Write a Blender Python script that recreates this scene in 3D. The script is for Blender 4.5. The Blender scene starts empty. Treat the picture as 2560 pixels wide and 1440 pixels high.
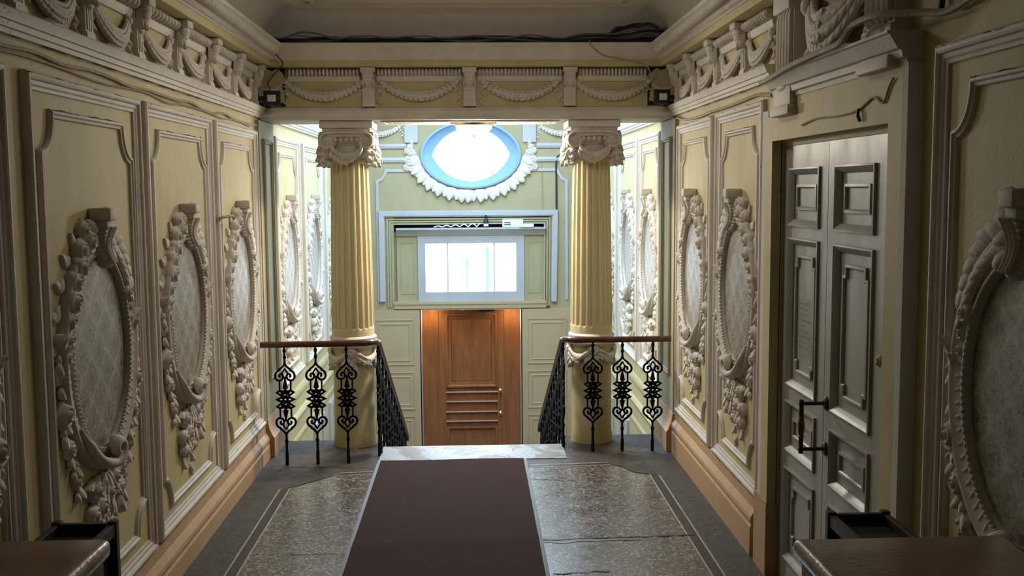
import bpy, bmesh, math, random
from mathutils import Vector, Matrix, noise
random.seed(7)
S = bpy.context.scene
COL = S.collection
PI = math.pi
sin, cos = math.sin, math.cos
rnd = random.uniform

# ------------------------------------------------------------------ materials
def nodes_mat(name):
    m = bpy.data.materials.new(name); m.use_nodes = True
    nt = m.node_tree; nt.nodes.clear()
    out = nt.nodes.new('ShaderNodeOutputMaterial'); b = nt.nodes.new('ShaderNodeBsdfPrincipled')
    nt.links.new(b.outputs[0], out.inputs[0])
    return m, nt, b, out

class N:
    """tiny node helper"""
    def __init__(s, nt): s.nt = nt
    def new(s, t, **k):
        n = s.nt.nodes.new(t)
        for a, v in k.items(): setattr(n, a, v)
        return n
    def link(s, a, b): s.nt.links.new(a, b)
    def pos(s): return s.new('ShaderNodeNewGeometry').outputs['Position']
    def obj(s): return s.new('ShaderNodeTexCoord').outputs['Object']
    def scale(s, v, sc):
        n = s.new('ShaderNodeMapping'); s.link(v, n.inputs[0]); n.inputs['Scale'].default_value = sc
        return n.outputs[0]
    def noise(s, v, sc, det=4, rough=.55, dist=0):
        n = s.new('ShaderNodeTexNoise'); s.link(v, n.inputs['Vector']); n.inputs['Scale'].default_value = sc
        n.inputs['Detail'].default_value = det; n.inputs['Roughness'].default_value = rough; n.inputs['Distortion'].default_value = dist
        return n.outputs['Fac']
    def voro(s, v, sc, feature='F1', out='Distance', rnd_=1):
        n = s.new('ShaderNodeTexVoronoi', feature=feature); s.link(v, n.inputs['Vector']); n.inputs['Scale'].default_value = sc
        n.inputs['Randomness'].default_value = rnd_
        return n.outputs[out]
    def math(s, op, a, b=0.0, c=None):
        n = s.new('ShaderNodeMath', operation=op)
        for i, x in enumerate((a, b) if c is None else (a, b, c)):
            if isinstance(x, (int, float)): n.inputs[i].default_value = x
            else: s.link(x, n.inputs[i])
        return n.outputs[0]
    def ramp(s, f, stops, interp='LINEAR'):
        n = s.new('ShaderNodeValToRGB'); n.color_ramp.interpolation = interp
        el = n.color_ramp.elements
        while len(el) < len(stops): el.new(.5)
        for e, (p, c) in zip(el, stops):
            e.position = p; e.color = (*(c if isinstance(c, (tuple, list)) else (c, c, c)), 1)
        s.link(f, n.inputs[0]); return n.outputs[0]
    def mix(s, f, a, b, mode='MIX'):
        n = s.new('ShaderNodeMix', data_type='RGBA', blend_type=mode)
        for i, x in ((0, f), (6, a), (7, b)):
            if isinstance(x, (int, float)): n.inputs[i].default_value = x
            elif isinstance(x, tuple): n.inputs[i].default_value = (*x, 1)
            else: s.link(x, n.inputs[i])
        return n.outputs[2]
    def bump(s, h, st, d=.01):
        n = s.new('ShaderNodeBump'); n.inputs['Strength'].default_value = st; n.inputs['Distance'].default_value = d
        s.link(h, n.inputs['Height']); return n.outputs[0]
    def sep(s, v):
        n = s.new('ShaderNodeSeparateXYZ'); s.link(v, n.inputs[0]); return n.outputs

def paint(name, base, dirt, rough=.55, amount=.5, chip=None, chip_at=.70, bump=.25, spec=.4, fine=35):
    """old wall paint: cloudy grime, brush bump, a few chips with a shape of their own"""
    m, nt, b, _ = nodes_mat(name); n = N(nt); p = n.pos()
    f = n.noise(p, 2.3, 6, .62)
    f2 = n.noise(n.scale(p, (1, 1, .35)), 9, 5, .6)
    g = n.math('MULTIPLY', n.math('ADD', f, f2), .5)
    k = n.ramp(g, [(.42, (0, 0, 0)), (.66, (1, 1, 1))])
    c = n.mix(n.math('MULTIPLY', k, amount), base, dirt)
    if chip:
        q = n.noise(p, fine, 3, .6, .6)
        big = n.noise(p, 1.6, 2, .5)
        q = n.math('ADD', q, n.math('MULTIPLY', n.math('SUBTRACT', big, .5), .45))
        cm = n.ramp(q, [(chip_at, (0, 0, 0)), (chip_at + .025, (1, 1, 1))])
        c = n.mix(cm, c, chip)
    n.link(c, b.inputs['Base Color'])
    b.inputs['Roughness'].default_value = rough; b.inputs['Specular IOR Level'].default_value = spec
    h = n.math('ADD', n.noise(p, 60, 4, .6), n.math('MULTIPLY', n.noise(p, 7, 3), 1.2))
    n.link(n.bump(h, bump, .006), b.inputs['Normal'])
    return m

def plain(name, col, rough=.5, metal=0, spec=.5, var=.0, sc=30, bump=0):
    m, nt, b, _ = nodes_mat(name); n = N(nt); p = n.pos()
    if var:
        f = n.noise(p, sc, 4)
        c = n.mix(n.ramp(f, [(.3, (0, 0, 0)), (.7, (1, 1, 1))]), tuple(x * (1 - var) for x in col), tuple(min(1, x * (1 + var)) for x in col))
        n.link(c, b.inputs['Base Color'])
        if bump: n.link(n.bump(f, bump, .004), b.inputs['Normal'])
    else: b.inputs['Base Color'].default_value = (*col, 1)
    b.inputs['Roughness'].default_value = rough; b.inputs['Metallic'].default_value = metal
    b.inputs['Specular IOR Level'].default_value = spec
    return m

def emit(name, col, st):
    m, nt, b, out = nodes_mat(name); b.inputs['Base Color'].default_value = (*col, 1)
    b.inputs['Emission Color'].default_value = (*col, 1); b.inputs['Emission Strength'].default_value = st
    return m

def wood(name, a, bcol, rough=.35, scale=(1, 1, .09), sc=18, spec=.5):
    m, nt, b, _ = nodes_mat(name); n = N(nt); p = n.pos()
    q = n.scale(p, scale)
    f = n.noise(q, sc, 6, .65, .9)
    f2 = n.noise(n.scale(p, (scale[0] * 5, scale[1] * 5, scale[2] * 2)), sc * 1.2, 4, .6, .4)
    f3 = n.noise(n.scale(p, (1, 1, .35)), 5, 3, .5, 1.5)
    g = n.math('ADD', n.math('ADD', n.math('MULTIPLY', f, .45), n.math('MULTIPLY', f2, .25)), n.math('MULTIPLY', f3, .30))
    c = n.ramp(g, [(.36, bcol), (.62, a)])
    n.link(c, b.inputs['Base Color']); b.inputs['Roughness'].default_value = rough; b.inputs['Specular IOR Level'].default_value = spec
    n.link(n.bump(g, .08, .004), b.inputs['Normal'])
    return m

M = {}
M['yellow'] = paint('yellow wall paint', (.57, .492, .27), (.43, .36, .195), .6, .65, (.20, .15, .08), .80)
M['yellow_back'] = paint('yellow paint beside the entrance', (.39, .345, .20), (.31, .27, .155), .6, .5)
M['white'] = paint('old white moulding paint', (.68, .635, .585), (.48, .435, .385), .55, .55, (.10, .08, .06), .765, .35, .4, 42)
M['plaster'] = paint('white plaster ornament', (.66, .615, .56), (.45, .40, .35), .65, .6, (.16, .13, .10), .80, .3, .3, 55)
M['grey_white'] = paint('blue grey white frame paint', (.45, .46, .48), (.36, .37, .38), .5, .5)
M['column'] = paint('saffron column paint', (.68, .585, .365), (.54, .46, .275), .5, .5, (.66, .6, .5), .80, .3)
M['pedestal'] = paint('pale column pedestal paint', (.55, .48, .27), (.42, .35, .19), .6, .6, (.2, .17, .12), .78, .5)
M['skirt'] = paint('ochre skirting paint', (.54, .35, .20), (.38, .235, .12), .5, .6, (.14, .10, .07), .74, .35)
M['cove'] = paint('grey ceiling cove', (.66, .635, .60), (.56, .535, .50), .8, .7)
M['ceil'] = paint('beige ceiling', (.60, .54, .45), (.48, .43, .35), .75, .5)
M['cream'] = paint('cream partition', (.47, .37, .235), (.40, .315, .195), .5, .4)
M['pier'] = paint('unpainted pier slab', (.50, .42, .26), (.42, .35, .21), .7, .5)
M['gap'] = plain('dark gap', (.012, .012, .014), .8)
M['cable'] = plain('painted cable', (.36, .30, .19), .6, var=.2)
M['dark_cable'] = plain('dark cable', (.022, .022, .027), .5)
M['grey_cable'] = plain('grey cable', (.14, .14, .145), .5)
M['iron'] = plain('black cast iron', (.004, .0045, .007), .55, 0, .14)
M['rail'] = wood('dark mahogany handrail', (.11, .035, .018), (.045, .015, .01), .22, (.12, .12, 1), 40)
M['oak'] = wood('orange oak door', (.33, .135, .050), (.19, .066, .024), .35, (1, 1, .07), 14)
M['brass'] = plain('brass', (.75, .5, .2), .25, 1)
M['bronze'] = plain('dark bronze', (.035, .022, .018), .35, .6)
M['grip'] = plain('brown wooden grip', (.10, .035, .018), .35)
M['black'] = plain('black plastic', (.01, .011, .016), .4)
M['lens'] = plain('pale lamp lens', (.72, .70, .60), .3)
M['plastic'] = plain('white plastic', (.72, .74, .76), .4)
M['darkwood'] = plain('dark stained wood', (.020, .014, .013), .5, var=.3, sc=20)
M['stone'] = paint('grey stone', (.17, .165, .165), (.075, .07, .07), .45, .9, (.28, .27, .26), .72, .5)
M['bind'] = plain('grey blue carpet binding', (.20, .22, .25), .8)
M['glow_bowl'] = emit('glowing lamp bowl', (1, .91, .75), 250)
M['opal'] = emit('added fill lamp glass', (1, .935, .83), 11)
M['blue'] = paint('window splay tinted sky blue', (.27, .42, .60), (.23, .37, .54), .95, .4, spec=0.0)  # blue cast of the sky light put into the splay colour
M['spot'] = emit('warm spotlight lens', (1, .72, .40), 110)
M['street'] = plain('teal street lamp', (.075, .155, .148), .8, spec=.0)
M['facade'] = plain('pale facade', (.8, .8, .78), .8)

# semi gloss door paint
m, nt, b, _ = nodes_mat('silvery grey gloss door paint'); n = N(nt); p = n.pos()
f = n.noise(n.scale(p, (1, 1, .4)), 6, 6, .65); f2 = n.noise(n.scale(p, (1, 2.5, 8)), 7, 5, .6)
c = n.mix(n.ramp(f, [(.45, (0, 0, 0)), (.75, (.55, .55, .55))]), (.36, .345, .32), (.23, .21, .185))
c = n.mix(n.ramp(f2, [(.62, (0, 0, 0)), (.75, (.5, .5, .5))]), c, (.17, .15, .13))
n.link(c, b.inputs['Base Color']); n.link(n.ramp(f, [(.3, .36), (.7, .52)]), b.inputs['Roughness'])
b.inputs['Coat Weight'].default_value = .12; b.inputs['Coat Roughness'].default_value = .3
n.link(n.bump(n.noise(p, 40, 4), .12, .004), b.inputs['Normal'])
M['door'] = m

# damask
def damask(name, ground, thread):
    m, nt, b, _ = nodes_mat(name); n = N(nt); v = n.obj(); x, y, z = n.sep(v)
    wob = n.noise(v, 24, 4, .65)
    wx = n.math('ADD', x, n.math('MULTIPLY', n.math('SUBTRACT', wob, .5), .085))
    cu = n.math('COSINE', n.math('MULTIPLY', wx, 2 * PI / .20)); cv = n.math('COSINE', n.math('MULTIPLY', z, 2 * PI / .205))
    g = n.math('ADD', cu, cv)
    lat = n.ramp(n.math('ABSOLUTE', g), [(.18, 1.0), (.60, 0.0)])              # ogee lattice
    dm = n.ramp(n.math('ADD', g, 0), [(0, 0.0), (.985, 0.0), (1, 0.0)])
    # small dark lozenges at the lattice centres
    lz = n.math('MAXIMUM', n.ramp(n.math('MULTIPLY', g, .5), [(.93, 0.0), (.96, 1.0)]), n.ramp(n.math('MULTIPLY', g, -.5), [(.93, 0.0), (.96, 1.0)]))
    leafy = n.ramp(n.noise(v, 75, 3, .65, 1.5), [(.47, 0.0), (.56, 1.0)])
    brk = n.ramp(n.noise(v, 48, 4, .65), [(.38, .25), (.58, 1.0)])
    t = n.math('MAXIMUM', n.math('MULTIPLY', n.math('MULTIPLY', lat, brk), .72), n.math('MULTIPLY', leafy, .55))
    c = n.mix(t, ground, thread)
    c = n.mix(n.math('MULTIPLY', lz, .7), c, tuple(k * .62 for k in ground))
    n.link(c, b.inputs['Base Color']); b.inputs['Roughness'].default_value = .42; b.inputs['Specular IOR Level'].default_value = .5
    n.link(n.bump(n.math('ADD', t, n.noise(v, 400, 2)), .25, .002), b.inputs['Normal'])
    return m
M['damask'] = damask('silver damask cloth', (.20, .17, .13), (.56, .53, .48))

# terrazzo
m, nt, b, _ = nodes_mat('worn terrazzo'); n = N(nt); p = n.pos()
q = n.mix(.35, p, n.new('ShaderNodeTexNoise').outputs['Color']) if False else p
n1 = n.new('ShaderNodeTexVoronoi'); n.link(p, n1.inputs[0]); n1.inputs['Scale'].default_value = 82
r, g_, b_ = n.new('ShaderNodeSeparateColor'), None, None
n.link(n1.outputs['Color'], r.inputs[0])
chips = n.ramp(r.outputs[0], [(0, (.022, .015, .011)), (.28, (.060, .042, .030)), (.50, (.13, .094, .068)), (.70, (.26, .20, .15)), (.87, (.46, .39, .31))], 'CONSTANT')
edge = n.ramp(n.voro(p, 82, 'DISTANCE_TO_EDGE'), [(.03, 1.0), (.09, 0.0)])
c = n.mix(edge, chips, (.045, .036, .03))
wear = n.ramp(n.noise(p, 2.2, 6, .65), [(.40, 0.0), (.70, 1.0)])
c = n.mix(n.math('MULTIPLY', wear, .35), c, (.090, .064, .046))
n.link(c, b.inputs['Base Color'])
n.link(n.ramp(n.noise(p, 6, 5, .65), [(.3, .20), (.7, .45)]), b.inputs['Roughness'])
h = n.math('ADD', n.noise(p, 14, 5, .6), n.math('MULTIPLY', n.noise(p, 70, 3), .5))
n.link(n.bump(h, .35, .006), b.inputs['Normal'])
b.inputs['Coat Weight'].default_value = .6; b.inputs['Coat Roughness'].default_value = .24
M['terrazzo'] = m
m, nt, b, _ = nodes_mat('dark floor border'); n = N(nt); p = n.pos()
v1 = n.new('ShaderNodeTexVoronoi'); n.link(p, v1.inputs[0]); v1.inputs['Scale'].default_value = 95; sc_ = n.new('ShaderNodeSeparateColor'); n.link(v1.outputs['Color'], sc_.inputs[0])
c = n.ramp(sc_.outputs[0], [(0, (.028, .020, .015)), (.4, (.050, .036, .027)), (.75, (.095, .070, .052)), (.93, (.17, .13, .10))], 'CONSTANT')
c = n.mix(n.ramp(n.noise(p, 3, 8, .7), [(.36, 0.0), (.62, .85)]), c, (.052, .041, .033))
n.link(c, b.inputs['Base Color']); n.link(n.ramp(n.noise(p, 8, 5), [(.3, .38), (.7, .7)]), b.inputs['Roughness'])
n.link(n.bump(n.noise(p, 22, 6, .65), .4, .008), b.inputs['Normal'])
M['floor_border'] = m
M['pale_line'] = plain('pale inlay line', (.34, .30, .25), .5, var=.4, sc=60)
M['inlay'] = plain('dark inlay strip', (.034, .027, .023), .42, var=.35, sc=40, bump=.2)
m, nt, b, _ = nodes_mat('peeling threshold paint'); n = N(nt); p = n.pos()
pe = n.ramp(n.noise(p, 2.6, 8, .62, .5), [(.49, 0.0), (.515, 1.0)])
c = n.mix(pe, (.25, .235, .22), (.38, .40, .43)); c = n.mix(n.ramp(n.noise(p, 45, 4), [(.62, 0.0), (.68, .8)]), c, (.07, .055, .05))
n.link(c, b.inputs['Base Color']); b.inputs['Roughness'].default_value = .42
n.link(n.bump(n.math('ADD', pe, n.noise(p, 40, 4)), .35, .006), b.inputs['Normal'])
M['threshold'] = m
m, nt, b, _ = nodes_mat('maroon carpet pile'); n = N(nt); p = n.pos()
f = n.noise(p, 130, 4, .75); g = n.noise(n.scale(p, (.6, 2.2, 1)), 4, 7, .68)
c = n.mix(n.ramp(f, [(.3, 0.0), (.7, 1.0)]), (.017, .0072, .0070), (.052, .0215, .020))
c = n.mix(n.ramp(g, [(.42, 0.0), (.68, .75)]), c, (.024, .0155, .0155))
c = n.mix(n.ramp(n.noise(p, 9, 6, .7), [(.60, 0.0), (.76, .5)]), c, (.085, .058, .052))
n.link(c, b.inputs['Base Color']); b.inputs['Roughness'].default_value = .95; b.inputs['Specular IOR Level'].default_value = .12
b.inputs['Sheen Weight'].default_value = .04; b.inputs['Sheen Roughness'].default_value = .6
n.link(n.bump(f, .7, .005), b.inputs['Normal'])
M['carpet'] = m
# glossy brown sheet on the ledges
m, nt, b, _ = nodes_mat('brown glossy covering'); n = N(nt); p = n.pos()
c = n.mix(n.ramp(n.noise(p, 4, 6, .6), [(.4, 0.0), (.7, 1.0)]), (.27, .175, .11), (.20, .13, .08))
c = n.mix(n.ramp(n.noise(p, 22, 3, .6), [(.76, 0.0), (.78, 1.0)]), c, (.035, .014, .008))
n.link(c, b.inputs['Base Color']); b.inputs['Roughness'].default_value = .27
n.link(n.bump(n.math('ADD', n.noise(p, 9, 4), n.math('MULTIPLY', n.noise(n.scale(p, (1, 3, 1)), 26, 3), .35)), .30, .012), b.inputs['Normal'])
M['ledge'] = m
M['ledge_side'] = paint('olive ledge side', (.20, .19, .11), (.12, .11, .07), .5, .7)
# clear film / glass : thin panes that let straight light through
def pane(name, tint, gloss=.06, rough=.05):
    m, nt, b, out = nodes_mat(name); n = N(nt)
    t = n.new('ShaderNodeBsdfTransparent'); t.inputs[0].default_value = (*tint, 1)
    g = n.new('ShaderNodeBsdfGlossy'); g.inputs['Roughness'].default_value = rough
    mx = n.new('ShaderNodeMixShader'); mx.inputs[0].default_value = gloss
    n.link(t.outputs[0], mx.inputs[1]); n.link(g.outputs[0], mx.inputs[2]); n.link(mx.outputs[0], out.inputs[0])
    return m
M['glass'] = pane('window glass', (.96, .98, .98))
M['film'] = pane('clear plastic sleeve', (.95, .95, .94), .10, .10)
M['ink'] = plain('faded print', (.22, .21, .19), .6)

# ------------------------------------------------------------------ mesh builder
class MB:
    """local frame of wall pieces: X along the wall, Z up, -Y out of the wall"""
    def __init__(s): s.v = []; s.f = []
    def add(s, vs, fs):
        k = len(s.v); s.v += [tuple(x) for x in vs]; s.f += [tuple(i + k for i in f) for f in fs]
    def box(s, x0, x1, y0, y1, z0, z1):
        s.add([(x0, y0, z0), (x1, y0, z0), (x1, y1, z0), (x0, y1, z0), (x0, y0, z1), (x1, y0, z1), (x1, y1, z1), (x0, y1, z1)],
              [(0, 3, 2, 1), (4, 5, 6, 7), (0, 1, 5, 4), (1, 2, 6, 5), (2, 3, 7, 6), (3, 0, 4, 7)])
    def bbox(s, x0, x1, y0, y1, z0, z1, c=.01):
        """box with chamfered edges"""
        bm = bmesh.new(); r = bmesh.ops.create_cube(bm, size=1)
        for q in bm.verts:
            q.co = Vector(((x0 + x1) / 2 + q.co.x * (x1 - x0), (y0 + y1) / 2 + q.co.y * (y1 - y0), (z0 + z1) / 2 + q.co.z * (z1 - z0)))
        bmesh.ops.bevel(bm, geom=bm.edges[:], offset=c, segments=2, profile=.6, affect='EDGES')
        s.frombm(bm)
    def frombm(s, bm):
        bm.verts.index_update(); s.add([q.co[:] for q in bm.verts], [[q.index for q in f.verts] for f in bm.faces]); bm.free()
    def sweep(s, path, prof, closed=False, pclosed=False, base=0.0, caps=True):
        """path in (X,Z); prof (o,n): o to the LEFT of travel, n out of the wall"""
        P = [Vector(p) for p in path]; n = len(P); rings = []
        for i in range(n):
            a = P[i - 1] if (i or closed) else None; c = P[(i + 1) % n] if (i < n - 1 or closed) else None
            d1 = (P[i] - a).normalized() if a is not None else None; d2 = (c - P[i]).normalized() if c is not None else None
            if d1 is None: d1 = d2
            if d2 is None: d2 = d1
            n1 = Vector((-d1.y, d1.x)); n2 = Vector((-d2.y, d2.x)); mt = n1 + n2
            if mt.length < 1e-6: mt = n1
            mt.normalize(); k = 1 / max(.35, mt.dot(n1))
            rings.append([(P[i].x + mt.x * o * k, -(base + h), P[i].y + mt.y * o * k) for o, h in prof])
        m_ = len(prof); vs = [q for r_ in rings for q in r_]; fs = []
        for i in range(n if closed else n - 1):
            j = (i + 1) % n
            for t in range(m_ if pclosed else m_ - 1):
                u = (t + 1) % m_; fs.append((i * m_ + t, j * m_ + t, j * m_ + u, i * m_ + u))
        if caps and not closed:
            fs.append(tuple(range(m_))); fs.append(tuple((n - 1) * m_ + t for t in range(m_)))
        s.add(vs, fs)
    def tube(s, pts, r, seg=8, closed=False, flat=1.0, caps=True):
        P = [Vector(p) for p in pts]; n = len(P); vs = []; fs = []
        up = None
        for i in range(n):
            d = (P[(i + 1) % n] - P[i - 1]) if closed else (P[min(i + 1, n - 1)] - P[max(i - 1, 0)])
            d.normalize()
            if up is None:
                up = Vector((0, 0, 1)) if abs(d.z) < .9 else Vector((1, 0, 0))
            sd = d.cross(up).normalized(); up = sd.cross(d).normalized()
            rr = r[i] if isinstance(r, (list, tuple)) else r
            for k in range(seg):
                a = 2 * PI * k / seg
                vs.append(P[i] + sd * (rr * cos(a)) + up * (rr * flat * sin(a)))
        for i in range(n if closed else n - 1):
            j = (i + 1) % n
            for k in range(seg):
                l = (k + 1) % seg; fs.append((i * seg + k, i * seg + l, j * seg + l, j * seg + k))
        if caps and not closed:
            fs.append(tuple(range(seg))); fs.append(tuple((n - 1) * seg + k for k in range(seg)))
        s.add(vs, fs)
    def lathe(s, prof, seg=32, c=(0, 0, 0), rad=None, axis='z'):
        vs = []; fs = []; n = len(prof)
        for i, (r_, z) in enumerate(prof):
            for k in range(seg):
                a = 2 * PI * k / seg; rr = rad(r_, z, a) if rad else r_
                p = (rr * cos(a), rr * sin(a), z)
                if axis == 'y': p = (p[0], -p[2], p[1])
                if axis == 'x': p = (p[2], p[0], p[1])
                vs.append((c[0] + p[0], c[1] + p[1], c[2] + p[2]))
        for i in range(n - 1):
            for k in range(seg):
                l = (k + 1) % seg; fs.append((i * seg + k, i * seg + l, (i + 1) * seg + l, (i + 1) * seg + k))
        fs.append(tuple(range(seg))); fs.append(tuple((n - 1) * seg + k for k in range(seg)))
        s.add(vs, fs)
    def ball(s, x, n, z, rx, rn, rz, seg=8, rings=5):
        seg = max(seg, 9); rings = max(rings, 6)
        vs = []; fs = []
        for i in range(rings + 1):
            t = PI * i / rings
            for k in range(seg):
                a = 2 * PI * k / seg
                vs.append((x + rx * sin(t) * cos(a), -(n + rn * cos(t)), z + rz * sin(t) * sin(a)))
        for i in range(rings):
            for k in range(seg):
                l = (k + 1) % seg; fs.append((i * seg + k, i * seg + l, (i + 1) * seg + l, (i + 1) * seg + k))
        s.add(vs, fs)
    def leaf(s, x, z, ang, L, W, n0=0.0, h=.02, tip=.5, serr=.16, ns=8):
        """raised leaf on the wall: ang measured from +X; tip lifts the point off the wall"""
        ca, sa = cos(ang), sin(ang); vs = []; fs = []; T = (-1, -.55, 0, .55, 1)
        for i in range(ns + 1):
            q = i / ns; w = W * (sin(PI * min(1, q * .92 + .06)) ** .75) * (1 + serr * cos(2 * PI * q * 3.5)) if 0 < i < ns else W * (.25 if i == 0 else .03)
            lift = n0 + h * (.35 + .65 * sin(PI * q * .75)) + tip * h * max(0, q - .6) * 1.5
            for t in T:
                nn = lift * (1 - .0) - h * (.85 * t * t) - (h * .30 if t == 0 else 0)
                lx = q * L; lz = t * w
                vs.append((x + lx * ca - lz * sa, -max(nn, n0 - .004), z + lx * sa + lz * ca))
        for i in range(ns):
            for k in range(4): fs.append((i * 5 + k, (i + 1) * 5 + k, (i + 1) * 5 + k + 1, i * 5 + k + 1))
        # back so that it is solid
        k0 = len(vs)
        for i in range(ns + 1):
            for t in (0, 4):
                a_ = vs[i * 5 + t]; vs.append((a_[0], -(n0 - .006), a_[2]))
        for i in range(ns):
            fs.append((i * 5, k0 + i * 2, k0 + (i + 1) * 2, (i + 1) * 5)); fs.append((i * 5 + 4, (i + 1) * 5 + 4, k0 + (i + 1) * 2 + 1, k0 + i * 2 + 1))
        s.add(vs, fs)
    def rose(s, x, z, r, n0=0.0, ph=0.0):
        """full-blown rose: spiral petal ridges over a dome"""
        NR, NS_ = 11, 24; vs = []; fs = []
        for i in range(NR + 2):
            q = min(1, i / NR)
            for k in range(NS_):
                a = 2 * PI * k / NS_
                out = 1 + .16 * q * q * abs(cos(2.5 * a + ph))
                ridge = cos(2 * PI * (2.4 * q - a / (2 * PI) + .05 * cos(3 * a)))
                h = .62 * (1 - q ** 2.4) ** .8 + .15 * ridge * (1 - .35 * q) * min(1, q * 4) + .08
                nn = n0 + r * h
                if i == NR: nn = n0 + r * .04
                if i == NR + 1: nn = -.004; out *= .86
                vs.append((x + r * q * out * cos(a + ph), -nn, z + r * q * out * sin(a + ph)))
        NR += 1
        for i in range(NR):
            for k in range(NS_):
                l = (k + 1) % NS_; fs.append((i * NS_ + k, i * NS_ + l, (i + 1) * NS_ + l, (i + 1) * NS_ + k))
        s.add(vs, fs)
    def build(s, name, mat, parent=None, loc=None, rz=0.0, smooth=True, sharp=38):
        me = bpy.data.meshes.new(name)
        me.from_pydata(s.v, [], s.f); bm = bmesh.new(); bm.from_mesh(me)
        bmesh.ops.remove_doubles(bm, verts=bm.verts, dist=1e-5)
        bmesh.ops.recalc_face_normals(bm, faces=bm.faces); bm.to_mesh(me); bm.free()
        if mat == 'plaster' and sharp == 38: sharp = 72
        if smooth:
            me.polygons.foreach_set('use_smooth', [True] * len(me.polygons)); me.set_sharp_from_angle(angle=math.radians(sharp))
        me.materials.append(M[mat] if isinstance(mat, str) else mat)
        o = bpy.data.objects.new(name, me); COL.objects.link(o)
        if parent: o.parent = parent
        if loc is not None: o.location = loc
        o.rotation_euler.z = rz
        return o

def tag(o, label=None, cat=None, group=None, kind=None):
    if label: o['label'] = label
    if cat: o['category'] = cat
    if group: o['group'] = group
    if kind: o['kind'] = kind
    return o
def empty(name, loc, rz=0.0):
    o = bpy.data.objects.new(name, None); o.empty_display_size = .1; COL.objects.link(o); o.location = loc; o.rotation_euler.z = rz
    return o
def struct(o): o['kind'] = 'structure'; return o
_tr = [0]
def trim(mb, mat, loc=None, rz=0.0, **k):
    _tr[0] += 1
    return struct(mb.build('trim_%d' % _tr[0], mat, None, loc, rz, **k))
def copy_tree(o, parent=None):
    c = o.copy(); COL.objects.link(c)
    if parent: c.parent = parent
    for ch in o.children: copy_tree(ch, c)
    return c

# ------------------------------------------------------------------ main dimensions (metres)
XL, XR, XC = -1.70, 1.65, -.025
YB0, YB1, YE = 8.50, 9.02, 13.50         # beam front, beam back, entrance wall
ZB, ZC, ZLOW = 2.707, 3.56, -1.50        # beam soffit, ceiling, lower hall floor
RL, RR = PI / 2, -PI / 2                 # left wall pieces face +x, right wall pieces face -x
YREAR = -3.0
def onL(y): return (XL, y, 0)
def onR(y): return (XR, y, 0)

# ------------------------------------------------------------------ room shell
w = MB(); w.box(XL - .25, XL, YREAR, YE + .6, ZLOW - .1, ZC + .3); struct(w.build('wall_left', 'yellow', smooth=False))
w = MB()
w.box(XR, XR + .10, YREAR, 3.98, ZLOW - .1, ZC + .3); w.box(XR, XR + .10, 5.53, YE + .6, ZLOW - .1, ZC + .3)
w.box(XR, XR + .10, 3.98, 5.53, 2.39, ZC + .3); w.box(XR, XR + .10, 3.98, 5.53, ZLOW - .1, 0)
w.box(XR + .10, XR + .25, YREAR, YE + .6, ZLOW - .1, ZC + .3)
struct(w.build('wall_right', 'yellow', smooth=False))
# rear of the hall, behind the camera
w = MB(); w.box(XL, -.75, YREAR - .2, YREAR, -.1, ZC + .3); w.box(.7, XR, YREAR - .2, YREAR, -.1, ZC + .3)
w.box(-.75, .7, YREAR - .2, YREAR, 3.0, ZC + .3); w.box(-.75, .7, YREAR - .2, YREAR, -.1, 1.4); struct(w.build('wall_rear', 'yellow', smooth=False))
# landing floor
w = MB(); w.box(XL, XR, YREAR, 8.56, -.16, 0)
w.box(XL, -.80, 8.56, 8.86, -.16, 0); w.box(.77, XR, 8.56, 8.90, -.16, 0)
fl = struct(w.build('floor', 'floor_border', smooth=False))
w = MB(); w.box(XL, XR, 8.4, YE + .6, ZLOW - .12, ZLOW); struct(w.build('floor_lower', 'stone', smooth=False))
w = MB(); w.box(XL, XR, 8.38, 8.46, ZLOW, -.16); struct(w.build('wall_under_landing', 'yellow', smooth=False))
# ceiling slab, coves and panel frame
w = MB(); SK = (-1.25, 1.20, 9.7, 12.9)     # added skylight, out of view, brightens the stair hall
w.box(XL - .2, XR + .2, YREAR - .2, SK[2], ZC, ZC + .15); w.box(XL - .2, XR + .2, SK[3], YE + .6, ZC, ZC + .15)
w.box(XL - .2, SK[0], SK[2], SK[3], ZC, ZC + .15); w.box(SK[1], XR + .2, SK[2], SK[3], ZC, ZC + .15); struct(w.build('ceiling', 'ceil', smooth=False))
win_added_top = struct(empty('added_skylight', (0, 0, ZC)))
w = MB(); w.box(SK[0], SK[1], SK[2], SK[3], .06, .07); w.build('pane', pane('dimmed added skylight glass', (.84, .86, .87), .04, .2), win_added_top, smooth=False)
w = MB()
for i in range(4): x = SK[0] + (SK[1] - SK[0] - .05) * i / 3; w.box(x, x + .05, SK[2], SK[3], .0, .06)
for i in range(4): y = SK[2] + (SK[3] - SK[2] - .05) * i / 3; w.box(SK[0], SK[1], y, y + .05, .002, .058)
w.build('window_frame', 'grey_white', win_added_top, smooth=False)
# cove: quarter hollow over left wall, beam, right wall
prof = []
for i in range(11):
    a = PI / 2 * i / 10; prof.append((.05 + .30 * (1 - cos(a)), 3.24 + .32 * sin(a)))
vs = []; fs = []
path = [(XL, YREAR, 1, 0), (XL, YB0, 1, -1), (XR, YB0, -1, -1), (XR, YREAR, -1, 0)]
w = MB()
for (x, y, dx, dy) in path:
    for p, z in prof: vs.append((x + dx * p, y + dy * p, z))
k = len(prof)
for i in range(3):
    for t in range(k - 1): fs.append((i * k + t, (i + 1) * k + t, (i + 1) * k + t + 1, i * k + t + 1))
w.add(vs, fs); trim(w, 'cove')
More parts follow.
